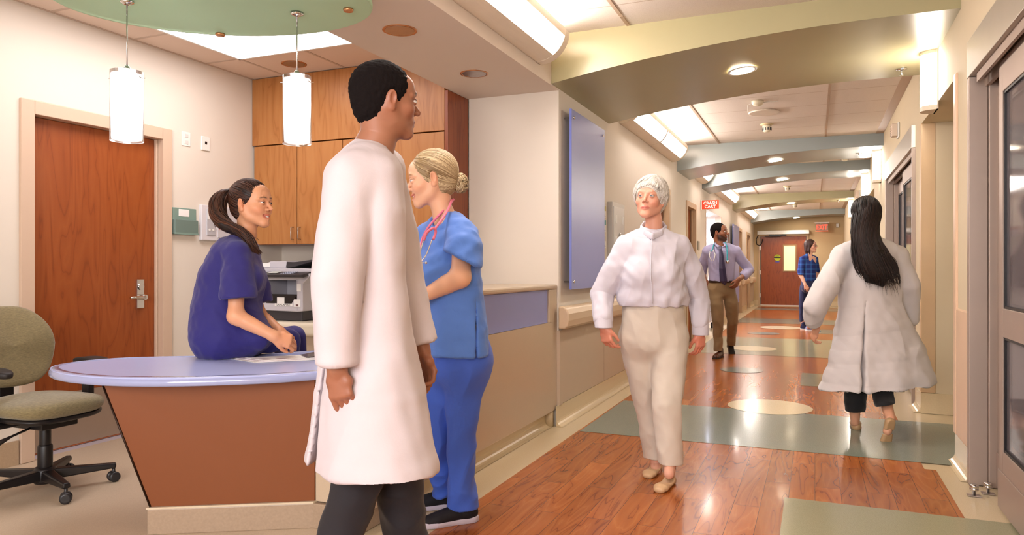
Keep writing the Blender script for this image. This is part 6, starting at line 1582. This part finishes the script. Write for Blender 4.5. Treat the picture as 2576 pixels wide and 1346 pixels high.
# ================= woman in plaid shirt =================
def plaid_woman():
    Z = 13.65
    root = person(at(2028, 830, Z)*[1, 1, 0], 'young woman with glasses, dark blue plaid shirt and canvas sneakers far down the corridor')
    sk = '#d9a58c'; hf = nz(RV*.75-DV*.66); H = Head(at(2040, 618, Z), hf, UV, 1.02, sk, brow='#2a1a14')
    sc = Sculpture(); H.build_into(sc, [at(2038, 634, Z), at(2036, 644, Z)], .005)
    arm_shell(sc, at(2017, 651, 13.55), at(2014, 690, 13.5), at(2026, 716, 13.4), RV*.4-UV*.8-DV*.2, -DV*.9, 1, sk, .95, .5, h=.006, seed=1)
    arm_shell(sc, at(2050, 650, 13.75), at(2055, 690, 13.8), at(2052, 722, 13.7), -UV, RV, -1, sk, .95, .5, h=.006, seed=2)
    V, F = shell([U(Limb([at(2034, 720, Z), at(2034, 690, Z), at(2034, 652, Z)], [.13, .12, .145], [.09, .09, .09], RV), 0)], .015); sc.add(V, F, np.tile(np.array(lin(sk)), (len(V), 1)))
    V, F = shell([(Limb([at(2034, 715, Z), at(2022, 730, 13.8), at(2018, 765, 13.85), at(2019, 800, 13.9)], [.09, .06, .045, .04]), 0, '+'), (Limb([at(2034, 715, Z), at(2044, 730, 13.6), at(2044, 765, 13.45), at(2036, 808, 13.5)], [.09, .06, .045, .04]), 0, '+'), (Limb([at(2019, 800, 13.9), at(2019, 815, 13.9)], [.04, .036]), 0, '+'), (Limb([at(2036, 808, 13.5), at(2035, 822, 13.5)], [.04, .036]), 0, '+')], .008); sc.add(V, F, np.tile(np.array(lin(sk)), (len(V), 1)))
    sc.build('body', M_skin, root); H.eyes(root)
    m, nt, b = newmat('blue_plaid_cotton'); v = coords(nt); sep = nt.nodes.new('ShaderNodeSeparateXYZ'); nt.links.new(v, sep.inputs[0])
    a = mth(nt, 'LESS_THAN', mth(nt, 'PINGPONG', sep.outputs[0], .045), .014); c_ = mth(nt, 'LESS_THAN', mth(nt, 'PINGPONG', sep.outputs[2], .045), .014)
    nt.links.new(mixc(nt, mth(nt, 'MULTIPLY', mth(nt, 'ADD', a, c_), .5), lin('#16266a'), lin('#2f62a8')), b.inputs['Base Color']); b.inputs['Roughness'].default_value = .85
    lat = nz(RV*.75+DV*.66)
    garment('plaid_shirt', [(Limb([at(2034, 712, Z), at(2034, 690, Z), at(2034, 665, Z), at(2034, 650, Z)], [.165, .165, .165, .12], [.12, .12, .12, .09], lat, [(at(0, 706, Z), -UV)]), 0, '+'),
                            (Limb([at(2019, 652, 13.56), at(2035, 645, Z), at(2049, 651, 13.74)], [.06, .055, .06]), .04, '+'),
                            (Limb([at(2018, 653, 13.55), at(2014, 680, 13.52), at(2016, 694, 13.48)], [.058, .055, .052], cuts=[(at(2015, 690, 13.5), -UV)]), .02, '+'),
                            (Limb([at(2050, 653, 13.75), at(2055, 680, 13.8)], [.056, .052], cuts=[(at(2055, 690, 13.8), -UV)]), .02, '+'),
                            (Limb([at(2040, 632, 13.6), at(2038, 646, 13.58), at(2040, 656, 13.52)], [.05, .045, .02]), .005, '-')], .007, m, root, lambda V: .005*folds(V, 5, 3))
    jn = cloth('dark_denim', '#23284e', .85, 16, .3)
    garment('jeans', [(Limb([at(2034, 705, Z), at(2034, 722, Z)], [.15, .155], [.12, .12], lat, [(at(0, 702, Z), UV)]), 0, '+'), (Limb([at(2024, 722, 13.8), at(2018, 765, 13.85), at(2018, 812, 13.92)], [.085, .06, .045], cuts=[(at(0, 809, 13.9), -UV)]), .03, '+'),
                      (Limb([at(2044, 722, 13.6), at(2044, 765, 13.45), at(2037, 812, 13.5)], [.085, .062, .046], cuts=[(at(0, 811, 13.5), -UV)]), .03, '+')], .007, jn, root, lambda V: .004*folds(V, 6, 5))
    cv = mat('navy_canvas', '#1d2144', .8)
    h1 = at(2015, 822, 13.9)*[1, 1, 0]; shoe(root, h1, h1+nz(RV*.8-DV*.5)*.25, .1, cv, M_white, sole=.03, collar=.12)
    h2 = at(2028, 829, 13.62)*[1, 1, 0]; shoe(root, h2, h2+nz(RV*.75-DV*.6)*.25, .1, mat('pale_canvas', '#9a9cb8', .8), M_white, sole=.03, collar=.12)
    fr, fc = (.10, .11, .112), (0, .108, -.048)
    V, F = shell(cap_items(H, .010, fr, fc, ear=False)+[(Limb([H.w((.0, -.05, .0)), H.w((0, -.065, -.09)), H.w((0, -.06, -.155))], [.085, .085, .06], [.06, .05, .03], H.M[:, 0]), .03, '+'), (Limb([H.w((.072, .0, .02)), H.w((.075, -.01, -.09)), H.w((.07, 0, -.15))], [.018, .022, .008]), .02, '+'), (Limb([H.w((-.072, .0, .02)), H.w((-.075, -.01, -.09)), H.w((-.07, 0, -.15))], [.018, .022, .008]), .02, '+')], .006, lambda V: .004*wob(V, 10, 5, along(UV, .2)))
    s2 = Sculpture(); s2.add(V, F, np.tile(np.array(lin('#3a2018')), (len(V), 1))); s2.build('hair', M_hair, root)
    mb = MB()
    for q in (-1, 1): mb.tube([tuple(H.w((q*.031+.022*math.cos(t), .098, .0+.016*math.sin(t)))) for t in np.linspace(0, 6.28, 15)[:-1]], .0022, 6, closed=True); mb.tube([tuple(H.w((q*.053, .096, .004))), tuple(H.w((q*.078, 0, .0)))], .002, 6)
    mb.build('spectacles', M_black, root)
plaid_woman()

# ================= woman with long dark hair, seen from behind =================
def long_haired_doctor():
    Z = 5.27
    root = person(at(2165, 1085, Z)*[1, 1, 0], 'woman with long dark hair in a flared white coat walking away, seen from behind')
    sk = '#d79f80'; hf = nz(DV*.97+RV*.2); H = Head(at(2176, 541, Z), hf, UV, 1.04, sk, brow='#1c100c')
    sc = Sculpture(); H.build_into(sc, [at(2182, 595, Z), at(2186, 640, Z)], .0035)
    arm_shell(sc, at(2118, 650, Z), at(2060, 745, 5.18), at(2052, 830, 5.40), -UV*.8+DV*.6, -RV*.9, 1, sk, 1.0, .5, h=.0045, seed=1)
    arm_shell(sc, at(2256, 650, Z), at(2292, 745, 5.25), at(2286, 830, 5.42), -UV*.8+DV*.6, RV*.9, -1, sk, 1.0, .5, h=.0045, seed=2)
    V, F = shell([U(Limb([at(2195, 830, Z), at(2190, 740, Z), at(2188, 660, Z)], [.16, .14, .15], [.10, .10, .09], RV), 0)], .012); sc.add(V, F, np.tile(np.array(lin(sk)), (len(V), 1)))
    V, F = shell([(Limb([at(2190, 830, Z), at(2168, 850, Z), at(2154, 950, 5.27), at(2150, 1010, 5.3)], [.1, .08, .06, .045]), 0, '+'), (Limb([at(2190, 830, Z), at(2214, 850, Z), at(2212, 940, 5.25), at(2222, 990, 5.2)], [.1, .08, .06, .045]), 0, '+'), (Limb([at(2150, 1010, 5.3), at(2151, 1062, 5.32), at(2150, 1075, 5.42)], [.045, .030, .028]), 0, '+'), (Limb([at(2222, 990, 5.2), at(2240, 1052, 4.98), at(2232, 1085, 4.96)], [.045, .032, .028]), 0, '+')], .005); sc.add(V, F, np.tile(np.array(lin(sk)), (len(V), 1)))
    sc.build('body', M_skin, root); H.eyes(root)
    wc = cloth('white_lab_coat_cotton', '#d2cac8', .8, 9, .3, .1, .02)
    C0 = [at(2212, 1010, Z), at(2212, 960, Z), at(2206, 900, Z), at(2196, 830, Z), at(2190, 765, Z), at(2188, 700, Z), at(2188, 650, Z), at(2188, 628, Z)]
    body = Limb(C0, [.46, .405, .345, .275, .225, .225, .205, .12], [.30, .26, .22, .18, .145, .135, .12, .08], nz(RV+UV*.0), [(at(2205, 968, Z), nz(-UV*1.0+RV*.09))])
    s1 = Limb([at(2120, 648, Z), at(2078, 720, 5.2), at(2050, 770, 5.2), at(2048, 805, 5.3)], [.075, .086, .082, .066], cuts=[(at(2048, 815, 5.35), nz(-UV+DV*.4))])
    s2 = Limb([at(2254, 648, Z), at(2285, 715, 5.24), at(2290, 800, 5.34)], [.075, .074, .060], cuts=[(at(2290, 812, 5.36), nz(-UV+DV*.4))])
    def disp(V):
        x = (V-C0[0])@RV; h = np.clip((at(0, 780, Z)[2]-V[:, 2])/.7, 0, 1)
        return .012*np.sin(x*26+V[:, 2]*3)*h+.006*folds(V, 3.5, 101, UV, .5)+.002*wob(V, 12, 2)
    slit = Limb([at(2190, 850, 5.02), at(2196, 1000, 4.9)], [.008, .028], [.22, .22], RV)
    garment('white_coat', [(body, 0, '+'), (Limb([at(2120, 642, Z), at(2188, 612, Z), at(2256, 642, Z)], [.075, .066, .075]), .05, '+'), (s1, .03, '+'), (s2, .03, '+'), (slit, .012, '-')], .0055, wc, root, disp)
    bk = cloth('black_trouser_cotton', '#121014', .85, 12, .3)
    garment('trousers', [(Limb([at(2170, 850, Z), at(2154, 950, 5.27), at(2150, 1045, 5.30)], [.10, .078, .066], cuts=[(at(0, 1034, 5.3), -UV)]), 0, '+'), (Limb([at(2215, 850, Z), at(2212, 940, 5.25), at(2228, 1025, 5.05)], [.10, .078, .062], cuts=[(at(2228, 1018, 5.06), nz(-UV+RV*.25-DV*.2))]), .02, '+')], .006, bk, root, lambda V: .005*folds(V, 5, 6))
    tn = mat('nude_leather_flat', '#b8946c', .4)
    def flat(hp, tp, un):
        hp = np.array(hp); f = nz(np.array(tp)-hp); u = nz(np.array(un)-f*(np.array(un)@f)); x = np.cross(f, u); P = lambda a, b, c=0: hp+f*a+u*b+x*c
        return garment('flat_shoe', [(Limb([P(.03, .024), P(.12, .020), P(.19, .02), P(.22, .016)], [.034, .036, .042, .032], [.034, .02, .024, .018], x, [(P(0, .002), -u)]), 0, '+'), (Ell(P(.10, .048), (.06, .06, .022)), .008, '-')], .004, tn, root)
    flat(at(2155, 1082, 5.30)*[1, 1, 0], at(2150, 1060, 5.6)*[1, 1, 0], UV)
    hb = at(2246, 1062, 4.92); hb[2] = max(hb[2], .16); tb = at(2234, 1130, 4.95); tb[2] = .015
    flat(hb, tb, DV*.9+UV*.3)
    # long hair: cap and a falling curtain swinging to the right
    dk, lt = '#0b0707', '#2a1813'
    cur = Limb([H.w((0, -.045, .03)), at(2176, 590, 5.16), at(2188, 640, 5.12), at(2206, 690, 5.10), at(2222, 716, 5.10)], [.088, .105, .125, .10, .02], [.05, .045, .04, .03, .012], RV)
    V, F = shell(cap_items(H, .012, ear=False)+[(cur, .03, '+')], .0045, lambda V: .003*wob(V, 12, 5, along(UV, .15))); C = np.tile(np.array(lin('#0e0908')), (len(V), 1))
    paths = comb(H, V, F, 260, 5, src=nz((0, .25, .97)), off=.002, keep=lambda q: q[2] > -.03 and q[1] < .05); rr = np.random.default_rng(6)
    for i in range(300):
        t = rr.uniform(-1, 1); dd = rr.uniform(0, 1); ph = rr.uniform(0, 6.28); fl = rr.uniform(.72, 1.12)
        p0 = H.w((t*.094, -.03-.108*math.sqrt(1-t*t), .035-.02*abs(t)))
        pts = [H.w((t*.02, -.01, .138)), H.w((t*.062, -.055-.03*(1-t*t), .115-.02*t*t)), p0, at(2176+t*34, 590, 5.10+.03*t*t), at(2188+t*42*fl, 640, 5.07+.04*t*t), at(2206+t*(46*fl), 685, 5.06+.04*t*t), at(2218+t*40*fl+8*rr.normal(), 706+14*rr.normal()+18*t, 5.07)]
        pts = [p+(RV*math.sin(j*1.1+ph))*.004 for j, p in enumerate(pts)]; paths.append(spline(pts, 5)); 
    for k in range(26):
        t = rr.uniform(.2, 1); paths.append(spline([at(2200+t*14, 600, 5.12), at(2222+t*16, 635, 5.1), at(2246+t*14, 680+10*rr.normal(), 5.1), at(2256+t*10, 706+12*rr.normal(), 5.1)], 5))
    rad = list(rr.uniform(.0015, .003, len(paths))); hair_object(root, [(V, F, C)], paths, rad, hcol(dk, lt, len(paths), 8))
long_haired_doctor()
